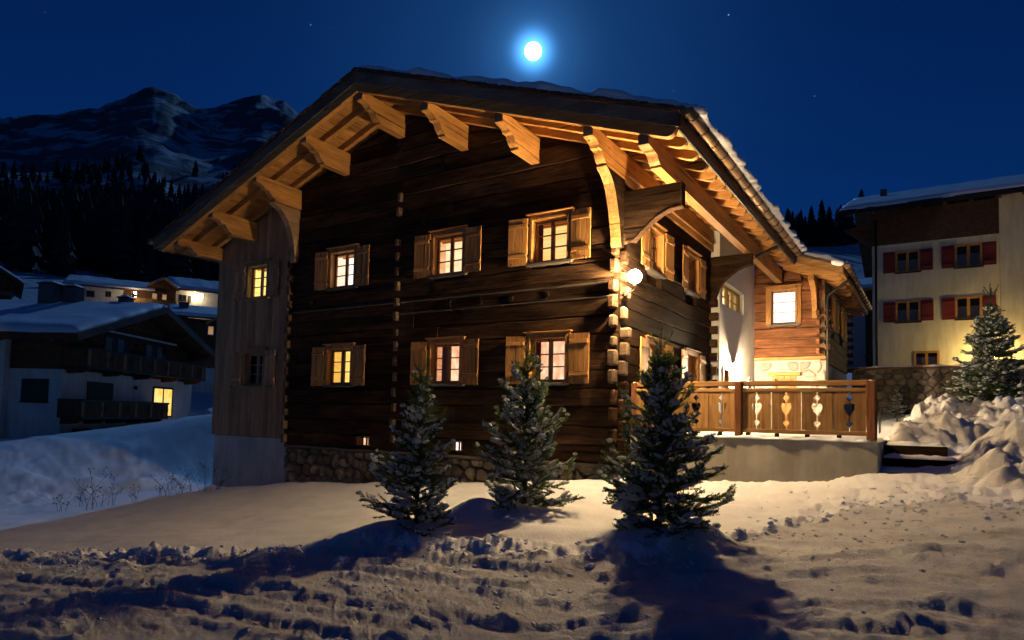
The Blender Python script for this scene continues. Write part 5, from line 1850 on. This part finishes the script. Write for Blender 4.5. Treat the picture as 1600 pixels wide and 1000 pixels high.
# ------------------------------------------------------------------ loose snow clods
def clods():
    rc = np.random.RandomState(9)
    ico = []
    ph = (1 + 5 ** .5) / 2
    base = np.array([(-1, ph, 0), (1, ph, 0), (-1, -ph, 0), (1, -ph, 0), (0, -1, ph), (0, 1, ph), (0, -1, -ph), (0, 1, -ph), (ph, 0, -1), (ph, 0, 1), (-ph, 0, -1), (-ph, 0, 1)]) / 1.9
    fc = np.array([(0, 11, 5), (0, 5, 1), (0, 1, 7), (0, 7, 10), (0, 10, 11), (1, 5, 9), (5, 11, 4), (11, 10, 2), (10, 7, 6), (7, 1, 8), (3, 9, 4), (3, 4, 2), (3, 2, 6), (3, 6, 8), (3, 8, 9), (4, 9, 5), (2, 4, 11), (6, 2, 10), (8, 6, 7), (9, 8, 1)])
    P = []
    for k in range(700):
        x = rc.uniform(-7, 8)
        y = np.interp(x, BX, BY) + rc.normal(.05, .26)
        P.append((x, y, rc.uniform(.012, .038) * (1.7 if rc.uniform() < .06 else 1)))
    for k in range(800):
        x = rc.uniform(-6, 9); y = np.interp(x, BX, BY) - abs(rc.normal(0, 2.2))
        P.append((x, y, rc.uniform(.008, .028)))
    for k in range(520):
        b = BUMPS[7 + rc.randint(0, 11)]
        P.append((b[0] + rc.normal(0, b[2] * .6), b[1] + rc.normal(0, b[3] * .6), rc.uniform(.02, .055)))
    for k in range(110):
        P.append((rc.uniform(3.0, 6.2), rc.uniform(-3.5, .2), rc.uniform(.010, .035)))
    P.append((5.02, -2.05, .085))
    P = np.array(P)
    zz = ground_z(P[:, 0], P[:, 1])
    V, F = [], []
    for i, (x, y, r) in enumerate(P):
        if np.hypot(x - CAM[0], y - CAM[1]) < 2.2: continue
        if .0 < x < 4.4 and y > .5: continue
        q = base * r * rc.uniform(.6, 1.35, (12, 1)) * np.array([rc.uniform(.8, 1.4), rc.uniform(.8, 1.2), rc.uniform(.55, .9)])
        F.append(fc + 12 * len(V)); V.append(q + (x, y, zz[i] - r * .05))
    o = np_mesh('snow_clods', np.concatenate(V), np.concatenate(F), 'snow', None, False)
    tag(o, 'loose snow clods strewn along the road edge', kind='stuff')


clods()

# ------------------------------------------------------------------ yellow house on the right
rh = empty('yellow_house', None, (2.65, 25.0, 3.0))
tag(rh, 'yellow plastered house with red shutters and shingled top storey behind the snow heap', 'house')
def R_(x0, x1, y0, y1, z0, z1):
    return (x0 - 2.65, x1 - 2.65, y0 - 25, y1 - 25, z0 - 3, z1 - 3)
def trh(u, w, v):
    return (u - 2.65, -w, v - 3)
wins = [(3.65, 4.68, 8.53, 9.60), (6.06, 7.12, 8.53, 9.63), (3.64, 4.68, 6.10, 7.14), (6.05, 7.08, 6.10, 7.16), (4.38, 5.41, 3.94, 4.67)]
mb = MB(trh)
backing(mb, 2.65, 7.75, 1.5, 9.96, wins, -.3, 0)
mb.build('wall', 'yellow_plaster', rh)
MB().box(*R_(2.652, 7.75, 25.31, 33, 1.5, 11.3)).build('wall_body', 'yellow_plaster', rh)
MB().box(*R_(2.62, 7.748, 24.94, 25.3, 9.965, 11.6)).build('shingled_gable_band', 'shingle_wall', rh)
MB().box(*R_(7.755, 17, 24.75, 33, 1.5, 11.9)).build('wall_projection', 'yellow_plaster', rh)
for i, (a, b, c, d) in enumerate(wins):
    w = empty('window', rh)
    m = MB(trh)
    m.box(a, a + .09, -.1, .03, c, d).box(b - .09, b, -.1, .03, c, d).box(a + .09, b - .09, -.1, .03, c, c + .08).box(a + .09, b - .09, -.1, .03, d - .09, d)
    m.box((a + b) / 2 - .06, (a + b) / 2 + .06, -.09, .02, c + .08, d - .09)
    m.build('frame', 'yellow_wood', w)
    for s, e in ((a + .09, (a + b) / 2 - .06), ((a + b) / 2 + .06, b - .09)):
        MB(trh).box(s, e, -.08, -.07, c + .08, d - .09).build('pane', 'glass', w)
        vs = []
        for k in range(17):
            u = s + (e - s) * k / 16
            ww = -.17 - .012 * (k % 2)
            vs += [(u, ww, c + .08), (u, ww, c + .08 + (d - c) * .52)]
        MB(trh).add(vs, [(2 * k, 2 * k + 2, 2 * k + 3, 2 * k + 1) for k in range(16)]).build('net_curtain', 'net_curtain', w)
    MB(trh).box(a, b, -.29, -.28, c, d).build('dark_room', 'dark_room', w)
    MB(trh).box(a - .04, b + .04, .0, .09, c - .05, c - .002).build('sill', 'dark_metal', w)
    if i < 4:
        for s in (-1, 1):
            if i == 3 and s > 0 and False: continue
            sh = empty('shutter', rh)
            x0, x1 = (a - .52, a - .01) if s < 0 else (b + .01, b + .52)
            MB(trh).cbox(x0, x1, .004, .04, c + .02, d - .01, .008).build('leaf', 'red_paint', sh)
            for z in (c + .16, d - .24):
                MB(trh).cbox(x0 + .03, x1 - .03, .04, .06, z, z + .08, .006).build('batten', 'red_paint', sh)
MB(trh).tube([(2.82, .06, 11.2), (2.82, .06, 3.0)], .05, 8).build('downpipe', 'dark_metal', rh, True)
rr_ = empty('roof', rh)
EZ, RY, PZ = 11.32, 31.0, .36
def rz_(y): return EZ + (y - 23.5) * PZ
def prR(x0, x1, pts):
    return MB().prism([(y - 25, z - 3) for y, z in pts], 'x', x0 - 2.65, x1 - 2.65)
prR(1.25, 20, [(23.5, rz_(23.5)), (23.5, rz_(23.5) + .2), (RY, rz_(RY) + .2), (RY, rz_(RY))]).build('deck', 'brown_wood_x', rr_)
prR(1.25, 20, [(RY + .01, rz_(RY)), (RY + .01, rz_(RY) + .2), (RY + 8, rz_(RY) - 2.6), (RY + 8, rz_(RY) - 2.8)]).build('deck', 'brown_wood_x', rr_)
for k in range(14):
    x = 1.6 + 1.0 * k
    prR(x, x + .16, [(23.62, rz_(23.62) - .16), (23.62, rz_(23.62) - .003), (25, rz_(25) - .003), (25, rz_(25) - .2)]).build('rafter', 'brown_wood_y', rr_)
MB().box(*R_(1.3, 17, 23.46, 23.5, EZ - .02, EZ + .22)).build('fascia_board', 'dark_metal', rr_)
MB().prism([(1.4 - 2.65, 11.0 - 3), (2.55 - 2.65, 10.0 - 3), (2.62 - 2.65, 9.4 - 3), (2.62 - 2.65, 11.2 - 3)], 'y', .2, .4).build('corner_brace', 'brown_wood_x', rr_)
snow_sheet('roof_snow', rr_, [(1.2 - 2.65, 23.4 - 25, rz_(23.4) + .2 - 3), (20 - 2.65, 23.4 - 25, rz_(23.4) + .2 - 3), (20 - 2.65, RY - 25, rz_(RY) + .2 - 3), (1.2 - 2.65, RY - 25, rz_(RY) + .2 - 3)], .22, 31, 90, 40, .4, (.2, .1, .12, .0), lump=.3, scale=.5)
MB().cbox(*R_(2.85, 3.15, 28, 28.4, 12.8, 13.75)).build('chimney', 'chimney_plaster', rr_)
globe_lamp('house_lamp', (7.40, 24.2, 4.25), [(7.40, 24.4, 4.05), (7.40, 24.72, 4.1)], 'house_lamp_glow', .07, 'small lit lamp on the yellow house showing through the tall spruce')

# ------------------------------------------------------------------ stone wall and fence before it
sw = empty('stone_wall', None, (2.75, 14.0, 1.2))
tag(sw, 'dark rubble stone retaining wall with snowy coping below the yellow house', 'wall')
def tsw(u, w, v):
    return (u - 2.75, -w, v - 1.2)
MB(tsw).box(2.75, 6.25, -.45, 0, .6, 3.02).build('wall_core', 'mortar', sw)
r5 = random.Random(5)
cells = voronoi_cells(2.76, 6.24, lambda u: 1.3, lambda u: 3.0, .30, .22, r5)
stones(sw, tsw, cells, 'dark_stone', .08, .02, r5)
MB(tsw).cbox(2.72, 6.27, -.48, .10, 3.022, 3.07, .01).build('coping', 'brown_wood_x', sw)
snow_ridge('snow', sw, [(.0 + 3.5 * i / 50, .2, 1.87) for i in range(51)], .5, .07, 6.1)
fn = empty('picket_fence', None, (6.3, 14.1, 1.5))
tag(fn, 'brown upright picket fence at the right edge behind the tall spruce', 'fence')
for z in (.45, 1.15):
    MB().cbox(0, 4.5, .03, .08, z, z + .09, .006).build('rail', 'terrace_wood_x', fn)
for k in range(34):
    h = 1.38 + rnd.uniform(-.02, .02)
    MB().prism([(.02 + .13 * k, .1), (.115 + .13 * k, .1), (.115 + .13 * k, h), (.0675 + .13 * k, h + .05), (.02 + .13 * k, h)], 'y', 0, .026).build('picket', 'terrace_wood_z', fn)
for k in range(3):
    MB().cbox(.0 + 2.2 * k, .1 + 2.2 * k, .082, .18, -.4, 1.5, .008).build('post', 'terrace_wood_z', fn)

# ------------------------------------------------------------------ chalet house on the left with two balconies
lh = empty('balcony_house', None, (-27.9, 2.3, 0), rad(121.67))
tag(lh, 'dim chalet with two carved balconies and one bright window left of the log chalet', 'house')
def tl(u, w, v):
    return (u, -w, v)
MB().box(0, 11.7, 0.02, 10, -1.2, 2.78).build('plaster_wall', 'white_plaster', lh)
lrz = lambda x: 6.28 - .33 * abs(x - 5.6)
wd = empty('board_wall', lh)
MB().prism([(-.0, 2.785), (11.7, 2.785), (11.7, lrz(11.7) - .05), (5.6, lrz(5.6) - .05), (0, lrz(0) - .05)], 'y', .0, .10).build('board_gable', 'brown_wood_x', lh)
z = 2.79
while z < 6.2:
    hx = (6.2 - z) / .33
    a, b = max(-.03, 5.6 - hx), min(11.73, 5.6 + hx)
    if b - a > .4:
        MB().cbox(a, b, -.03, -.002, z, z + .20, .01).build('board', 'brown_wood_x', wd)
    z += .205
MB().box(-.02, .08, .12, 2.42, 2.785, 4.2).build('board_side', 'brown_wood_y', lh)
MB().box(-.35, 5, 2.45, 10, -1.2, 4.05).build('plaster_wing', 'white_plaster', lh)
def simple_window(parent, T, u0, u1, v0, v1, frame, room, panes=2, name='window', fr=.07, proud=.03, back=True):
    w = empty(name, parent)
    m = MB(T).box(u0, u0 + fr, -.02, proud, v0, v1).box(u1 - fr, u1, -.02, proud, v0, v1).box(u0 + fr, u1 - fr, -.02, proud, v0, v0 + fr).box(u0 + fr, u1 - fr, -.02, proud, v1 - fr, v1)
    for k in range(1, panes):
        c = u0 + (u1 - u0) * k / panes
        m.box(c - fr * .5, c + fr * .5, -.018, proud - .004, v0 + fr, v1 - fr)
    m.build('frame', frame, w)
    for k in range(panes):
        a = u0 + (u1 - u0) * k / panes + (fr if k == 0 else fr * .5); b = u0 + (u1 - u0) * (k + 1) / panes - (fr if k == panes - 1 else fr * .5)
        MB(T).box(a, b, .012, .017, v0 + fr, v1 - fr).build('pane', 'glass', w)
    MB(T).box(u0 + fr, u1 - fr, .0005, .006, v0 + fr, v1 - fr).build('room', room, w)
    return w
TW = shifted(tl, 0, .03)
for a, b in ((2.7, 4.8), (6.25, 8.55)):
    simple_window(lh, TW, a, b, 2.95, 4.72, 'green_paint', 'dark_room', 2, 'balcony_door', .1)
    for s in (a + .16, (a + b) / 2 + .1):
        vs = []
        for k in range(9):
            u = s + .5 * k / 8
            vs += [(u, .037 + .002 * (k % 2), 3.0), (u, .037 + .002 * (k % 2), 4.6)]
        MB(tl).add(vs, [(2 * k, 2 * k + 2, 2 * k + 3, 2 * k + 1) for k in range(8)]).build('curtain', 'net_curtain', lh)
MB(tl).tube([(2.5, .35, 4.86), (8.9, .35, 4.86)], .06, 8).build('awning_roll', 'white_plaster', lh)
w = empty('shuttered_opening', lh)
MB(tl).cbox(1.7, 3.66, -.01, .05, .72, 2.32, .01).build('shutter_leaf', 'green_paint', w)
w = simple_window(lh, tl, 7.35, 9.45, .62, 2.35, 'green_paint', 'room_gold', 2, 'lit_balcony_door', .1)
for a, b in ((.83, 2.13), (2.95, 4.15)):
    simple_window(lh, tl, a, b, -.28, .10, 'dark_metal', 'dark_room', 2, 'cellar_window', .05)
def tls(u, w, v):
    return (-w, u, v)
w = empty('shuttered_opening', lh)
MB(tls).cbox(.62, 1.84, -.01, .05, 1.3, 2.32, .01).build('shutter_leaf', 'green_paint', w)
MB(tls).box(.58, 1.88, .0, .09, 1.24, 1.295).build('sill', 'dark_metal', w)
def balcony(x0, x1, z0, z1, groups):
    b = empty('balcony', lh)
    MB().box(x0, x1, -1.1, -.04, z0 + .06, z0 + .16).build('floor', 'brown_wood_x', b)
    nb = int((x1 - x0) / .19)
    for k in range(nb):
        a = x0 + (x1 - x0) * k / nb
        MB().box(a + .004, a + (x1 - x0) / nb - .004, -1.14, -1.105, z0 + .1, z1 - .1).build('board', 'brown_wood_z' if k % 7 else 'terrace_wood_z', b)
    MB().cbox(x0 - .03, x1 + .03, -1.19, -1.08, z1 - .1, z1, .01).build('handrail', 'green_paint', b)
    MB().cbox(x0 - .02, x1 + .02, -1.17, -1.10, z0, z0 + .1, .01).build('bottom_rail', 'green_paint', b)
    for xx in (x0, x1):
        MB().box(xx - .02, xx + .02, -1.1, -.04, z0 + .1, z1 - .1).build('end_panel', 'brown_wood_z', b)
        MB().cbox(xx - .04, xx + .04, -1.075, -.035, z1 - .095, z1 - .004, .01).build('end_rail', 'green_paint', b)
    for g in groups:
        for q in (-.18, 0, .18):
            c = g + q
            MB().prism([(c, z0 + .26), (c + .035, z0 + .48), (c, z0 + .70), (c - .035, z0 + .48)], 'y', -1.146, -1.10).build('dark_inlay', 'dark_room', b)  # solid dark diamonds on the boards paint the shade of openings
    n = 5
    for k in range(n):
        xx = x0 + .2 + (x1 - x0 - .6) * k / (n - 1)
        MB().prism([(-1.0, z0 + .055), (-1.0, z0 - .05), (-.7, z0 - .2), (-.05, z0 - .24), (-.05, z0 + .055)], 'x', xx, xx + .18).build('support', 'brown_wood_y', b)
balcony(-.05, 11.0, 2.86, 3.80, [1.4 + 1.75 * k for k in range(6)])
balcony(-.3, 6.9, .55, 1.45, [1.3 + 1.8 * k for k in range(4)])
for x, z in ((5.4, 4.35), (5.5, 2.1)):
    MB(tl).cbox(x - .07, x + .07, .03, .17, z, z + .18, .02).build('lantern', 'dark_metal', lh)
rf = empty('roof', lh)
for sgn, xe in ((-1, -1.4), (1, 12.9)):
    MB().prism([(5.6, lrz(5.6)), (xe, lrz(xe)), (xe, lrz(xe) + .28), (5.6, lrz(5.6) + .28)], 'y', -1.5, 11).build('deck', 'brown_wood_x', rf)
    MB().prism([(5.6, lrz(5.6) - .04), (xe, lrz(xe) - .04), (xe, lrz(xe) + .30), (5.6, lrz(5.6) + .30)], 'y', -1.56, -1.503).build('verge_board', 'grey_wood_x', rf)
    q = [(5.6, -1.45, lrz(5.6) + .285), (xe, -1.45, lrz(xe) + .285), (xe, 11, lrz(xe) + .285), (5.6, 11, lrz(5.6) + .285)]
    snow_sheet('roof_snow', rf, q, .30, 41 + sgn, 40, 50, .5, (0, .15, .1, .1), lump=.25, scale=.4)
for x in (.4, 3.0, 5.52, 8.2, 10.9):
    MB().prism([(-1.4, lrz(x) - .20), (-1.4, lrz(x) - .045), (.0, lrz(x) - .045), (.0, lrz(x) - .42), (-.7, lrz(x) - .40)], 'x', x, x + .16).build('purlin', 'brown_wood_y', rf)
for k in range(16):
    y = -1.0 + .75 * k
    MB().prism([(-1.32, lrz(-1.32) - .14), (-1.32, lrz(-1.32) - .003), (.2, lrz(.2) - .003), (.2, lrz(.2) - .14)], 'y', y, y + .1).build('rafter', 'brown_wood_x', rf)
for (x, y, h, s) in ((4.6, 4.1, 1.15, .42), (5.0, 3.2, .95, .36), (6.0, 1.0, .55, .28)):
    c = MB().cbox(x - s, x + s, y - s, y + s, lrz(x) + .2, lrz(x) + .35 + h, .02).build('chimney', 'chimney_plaster', rf)
    MB().cbox(x - s - .06, x + s + .06, y - s - .06, y + s + .06, lrz(x) + .352 + h, lrz(x) + .42 + h, .02).build('chimney_cap', 'dark_metal', c)
    snow_sheet('chimney_snow', c, [(x - s, y - s, lrz(x) + .42 + h), (x + s, y - s, lrz(x) + .42 + h), (x + s, y + s, lrz(x) + .42 + h), (x - s, y + s, lrz(x) + .42 + h)], .14, 51, 12, 12, .25)

# ------------------------------------------------------------------ guest house up the slope
S4 = 1.4
gh = empty('guest_house', None, (-105.96, 47.48, 0), rad(61.83))
tag(gh, 'pale guest house with lit facade far up the slope above the left chalet roof', 'house')
zz = lambda z: 1.054 + (z - 1.054) * S4
def tg(u, w, v):
    return (u * S4, -w * S4, zz(v))
m = MB(tg).box(-7.2, -2.2, -6, 0, 10.5, 15.05); m.build('plaster_wall', 'white_plaster', gh)
MB(tg).box(-2.19, 1.0, -6, -.05, 10.5, 15.3).build('board_wall', 'brown_wood_z', gh)
MB(tg).prism([(.45, 13.9), (3.3, 13.9), (3.3, 15.6), (2.05, 16.6), (.45, 15.75)], 'y', -5, .4).build('board_gable', 'brown_wood_z', gh)
MB(tg).box(.45, 3.3, -5, .38, 10.5, 13.89).build('plaster_wall', 'white_plaster', gh)
MB(tg).box(3.31, 8.5, -6, -.1, 10.5, 15.75).build('plaster_wall', 'white_plaster', gh)
for a, b, c, d, rm in ((-5.85, -5.05, 13.85, 14.6, 'dark_room'), (-4.0, -3.4, 14.05, 14.72, 'dark_room'), (3.6, 4.5, 14.35, 15.2, 'dark_room'), (4.62, 5.0, 14.3, 15.15, 'dark_room')):
    simple_window(gh, shifted(tg, 0, -.05 if a > 3.3 else 0) if a < 3.3 else shifted(tg, 0, -.1), a, b, c, d, 'grey_wood_z', rm, 2, fr=.06)
simple_window(gh, shifted(tg, 0, -.05), -1.35, -.8, 14.25, 15.0, 'white_plaster', 'dark_room', 1, fr=.05)
for a, b in ((.78, 1.3), (1.82, 2.34)):
    simple_window(gh, shifted(tg, 0, .4), a, b, 14.25, 14.95, 'white_plaster', 'room_dim', 1, fr=.06)
simple_window(gh, shifted(tg, 0, -.1), 5.42, 6.4, 14.93, 15.62, 'white_plaster', 'room_white', 1, fr=.05)
b = empty('balcony', gh)
MB(tg).box(-2.1, 3.4, .45, .9, 13.6, 13.66).build('floor', 'terrace_wood_x', b)
for k in range(36):
    MB(tg).box(-2.1 + .153 * k, -2.1 + .153 * k + .14, .86, .89, 13.62, 14.1).build('board', 'terrace_wood_z', b)
MB(tg).box(-2.12, 3.42, .84, .93, 14.1, 14.16).build('handrail', 'terrace_wood_x', b)
rg_ = empty('roof', gh)
MB(tg).prism([(.9, 15.0), (.9, 15.12), (-4, 16.7), (-4, 16.55)], 'x', -8.1, 1.1).build('deck', 'brown_wood_x', rg_)
MB(tg).prism([(.5, 15.75), (.5, 15.88), (-5, 18.0), (-5, 17.85)], 'x', 2.4, 10).build('deck', 'brown_wood_x', rg_)
def tgq(pts):
    return [tg(*p) for p in pts]
snow_sheet('roof_snow', rg_, tgq([(-8.1, .9, 15.12), (1.1, .9, 15.12), (1.1, -4, 16.7), (-8.1, -4, 16.7)]), .4, 61, 40, 20, .6, lump=.4, scale=.3)
snow_sheet('roof_snow', rg_, tgq([(3.3, .5, 15.88), (10, .5, 15.88), (10, -5, 18.0), (2.4, -5, 18.0)]), .4, 62, 40, 20, .6, lump=.4, scale=.3)
for a, b_, c, d in ((.25, 15.75, 2.05, 16.75), (2.05, 16.75, 3.6, 15.5)):
    MB(tg).prism([(a, b_), (c, d), (c, d + .12), (a, b_ + .12)], 'y', -4, 1.2).build('gable_deck', 'new_wood_x', rg_)
    snow_sheet('roof_snow', rg_, tgq([(a, 1.15, b_ + .12), (c, 1.15, d + .12), (c, -4, d + .12), (a, -4, b_ + .12)]), .25, 63, 14, 20, .4, lump=.3, scale=.4)
lamp_c = tg(5.45, .55, 15.05)
MB().sphere(lamp_c, .22, 10, 8).build('wall_lamp', 'far_lamp_glow', gh, True)
MB().sphere(tg(-1.0, 1.6, 14.6), .18, 10, 8).build('wall_lamp', 'far_lamp_glow', gh, True)

# ------------------------------------------------------------------ barn-like house between the two, and the dark house at the left edge
mh = empty('timber_house', None, (-44.33, 18.33, 0), rad(58.53))
tag(mh, 'brown timber house with snowy roof half hidden behind the chalet annex', 'house')
def tm(u, w, v):
    return (u, -w, v)
MB(tm).box(-.9, 6, -6, 0, 5.4, 8.35).build('board_wall', 'brown_wood_z', mh)
MB(tm).box(-.8, 6, -6, -.05, 1.5, 5.39).build('plaster_wall', 'white_plaster', mh)
simple_window(mh, tm, 1.15, 1.62, 7.1, 7.85, 'white_plaster', 'room_dim', 1, fr=.06)
simple_window(mh, shifted(tm, 0, -.05), 1.2, 2.0, 4.4, 5.2, 'white_plaster', 'dark_room', 2, fr=.06)
r_ = empty('roof', mh)
MB(tm).prism([(.9, 8.28), (.9, 8.42), (-5, 9.9), (-5, 9.75)], 'x', -1.9, 7).build('deck', 'brown_wood_x', r_)
snow_sheet('roof_snow', r_, [tm(-1.9, .9, 8.42), tm(7, .9, 8.42), tm(7, -5, 9.9), tm(-1.9, -5, 9.9)], .25, 71, 30, 20, .5, lump=.3, scale=.4)
MB(tm).prism([(1.0, 7.9), (1.8, 8.35), (1.8, 8.47), (1.0, 8.02)], 'y', .02, 1.2).build('porch_roof', 'new_wood_x', r_)
c = MB(tm).cbox(-1.0, -.3, -2.4, -1.8, 8.6, 9.75, .02).build('chimney', 'chimney_plaster', r_)
MB(tm).cbox(-1.06, -.24, -2.46, -1.74, 9.752, 9.84, .02).build('chimney_cap', 'dark_metal', c)

dh = empty('dark_house', None, (-53.17, 9.1, 0), rad(70.19))
tag(dh, 'dark balconied house cut by the left picture edge on the snow slope', 'house')
MB(tm).box(-9, .3, -7, 0, 2, 9.75).build('wall', 'brown_wood_x', dh)
for z in (8.5, 9.35):
    MB(tm).box(-8, .42, .02, .6, z - .12, z + .22).build('balcony', 'grey_wood_x', dh)
simple_window(dh, tm, -1.6, -.5, 8.75, 9.2, 'grey_wood_z', 'dark_room', 2)
r_ = empty('roof', dh)
for s in (-1, 1):
    xe = -4 + s * 4.95
    MB(tm).prism([(-4, 13.2), (xe, 10.0), (xe, 10.2), (-4, 13.4)], 'y', -7, 1.2).build('deck', 'brown_wood_x', r_)
    snow_sheet('roof_snow', r_, [tm(-4, 1.2, 13.4), tm(xe, 1.2, 10.2), tm(xe, -7, 10.2), tm(-4, -7, 13.4)], .2, 81, 20, 20, .4)
MB(tm).prism([(-9, 9.76), (.3, 9.76), (.3, 10.35), (-4, 13.1), (-8.6, 10.3)], 'y', -6.9, 0).build('gable', 'brown_wood_z', dh)

bh = empty('grey_house', None, (0, 42, 0))
tag(bh, 'grey plastered house glimpsed between the log wing and the yellow house', 'house')
def tb(u, w, v):
    return (u, -w, v)
MB(tb).box(-5, 1.03, -8, 0, 3.5, 11.2).build('wall', 'grey_plaster', bh)
MB(tb).box(1.035, 4.5, -8, -.4, 3.5, 11.2).build('board_wall', 'brown_wood_z', bh)
MB(tb).cbox(-.02, .06, .0, .05, 6.2, 10.9, .01).build('downpipe', 'white_plaster', bh)
MB(tb).box(1.0, 4.5, .05, .12, 5.9, 6.15).build('balcony_rail', 'grey_wood_x', bh)
r_ = empty('roof', bh)
MB(tb).prism([(1.0, 10.7), (1.0, 10.9), (-4, 12.4), (-4, 12.2)], 'x', -6, 5).build('deck', 'new_wood_x', r_)
snow_sheet('roof_snow', r_, [(-6, 41, 10.9 - 0) if False else (-6, -1.0, 10.9), (5, -1.0, 10.9), (5, 4, 12.4), (-6, 4, 12.4)], .2, 91, 20, 12, .4)

# ------------------------------------------------------------------ far trees
def tier_tree(rg, tiers, sides, h, r):
    V, F = [], []
    for t in range(tiers):
        f = t / tiers
        z0 = h * (.06 + .92 * f); z1 = min(h, z0 + h * (1.75 / tiers) * (1.1 - .3 * f))
        rad0 = r * (1 - f) ** .9 * rg.uniform(.85, 1.1) + .02 * h
        b = len(V)
        a0 = rg.uniform(0, 6.28)
        for k in range(sides * 2):
            a = a0 + math.pi * k / sides
            rr = rad0 * (rg.uniform(.85, 1.15) if k % 2 == 0 else rg.uniform(.45, .65))
            V.append((rr * math.cos(a), rr * math.sin(a), z0 - (rad0 * .25 if k % 2 == 0 else 0) + rg.uniform(-.01, .01) * h))
        V.append((0, 0, z1))
        for k in range(sides * 2):
            F.append((b + k, b + (k + 1) % (sides * 2), b + sides * 2))
    return np.array(V), np.array(F)


rt = np.random.RandomState(77)
variants = []
for k in range(3):
    V, F = tier_tree(rt, 15, 8, 1.0, .19)
    m0 = bpy.data.meshes.new('spruce_crown')
    m0.from_pydata([tuple(v) for v in V], [], [tuple(f) for f in F]); m0.materials.append(MATS['far_needles'])
    variants.append(m0)
tk = MB().tube([(0, 0, -.05), (0, 0, .2)], [.022, .016], 6)
tm_ = bpy.data.meshes.new('spruce_trunk'); tm_.from_pydata(tk.v, [], tk.f); tm_.materials.append(MATS['bark'])
HT = [(-30.5, 8.0), (-26, 8.8), (-22.7, 9.6), (-20.6, 9.0), (-18.6, 7.6), (-16.0, 9.0), (-14.0, 10.2), (-12.6, 7.0), (-10.6, 7.6), (-8.8, 6.4), (-7.0, 11.4), (-5.0, 8.6), (-1.5, 9.0)]
for i, (x, h) in enumerate(HT):
    y = 138.0 + rt.uniform(-3, 3)
    e = empty('hill_spruce', None, (x, y, gz(x, y) - .3), rt.uniform(0, 6))
    tag(e, 'dark spruce on the snowy hill crest right of the roof, %s from the left' % ordn[i], 'tree', 'dark spruces on the right hill crest')
    o = bpy.data.objects.new('crown', variants[i % 3]); COL.objects.link(o); o.parent = e; o.scale = (h * 1.15, h * 1.15, h)
    o = bpy.data.objects.new('trunk', tm_); COL.objects.link(o); o.parent = e; o.scale = (h, h, h)


def forest():
    rg = np.random.RandomState(12)
    temps = [tier_tree(rg, 7, 5, 1.0, rg.uniform(.17, .25)) for _ in range(8)]
    Vs, Fs, n = [], [], 0
    N = 0
    tries = 0
    while N < 4200 and tries < 60000:
        tries += 1
        az = rad(rg.uniform(-80, -38)); d = 175 * math.exp(rg.uniform(0, 1) * math.log(900 / 175.))
        x = CAM[0] + d * math.sin(az); y = CAM[1] + d * math.cos(az)
        dens = float(perlin(np.array([x / 90.]), np.array([y / 90.]))[0])
        keep = 1.0 if 215 < d < 470 else (.10 if d < 215 else .42)
        if d >= 470 and dens < .06: continue
        if d < 470 and dens < -.38: continue
        if rg.uniform() > keep: continue
        h = rg.uniform(8, 23)
        V, F = temps[rg.randint(8)]
        a = rg.uniform(0, 6.28)
        R2 = np.array([[math.cos(a), -math.sin(a), 0], [math.sin(a), math.cos(a), 0], [0, 0, 1]])
        z = float(ground_z(np.array([x]), np.array([y]), False)[0])
        Vs.append((V * (h * 1.1, h * 1.1, h)) @ R2.T + (x, y, z - .5)); Fs.append(F + n); n += len(V); N += 1
    # behind the right hill crest
    for k in range(160):
        x = rg.uniform(-75, 60); y = rg.uniform(143, 175)
        V, F = temps[rg.randint(8)]; h = rg.uniform(5, 9)
        z = float(ground_z(np.array([x]), np.array([y]), False)[0])
        Vs.append(V * (h * 1.1, h * 1.1, h) + (x, y, z - .5)); Fs.append(F + n); n += len(V)
    o = np_mesh('forest', np.concatenate(Vs), np.concatenate(Fs), 'far_needles', None, False)
    tag(o, 'dark spruce forest on the mountainside', kind='stuff')


forest()

# ------------------------------------------------------------------ moon
moon = MB().sphere((0, 0, 0), 92, 32, 20).build('moon', 'moon_glow', None, True)
moon.location = tuple(CAM + 8000 * np.array(md))
tag(moon, 'brilliant white full moon above the chalet roof', 'moon')
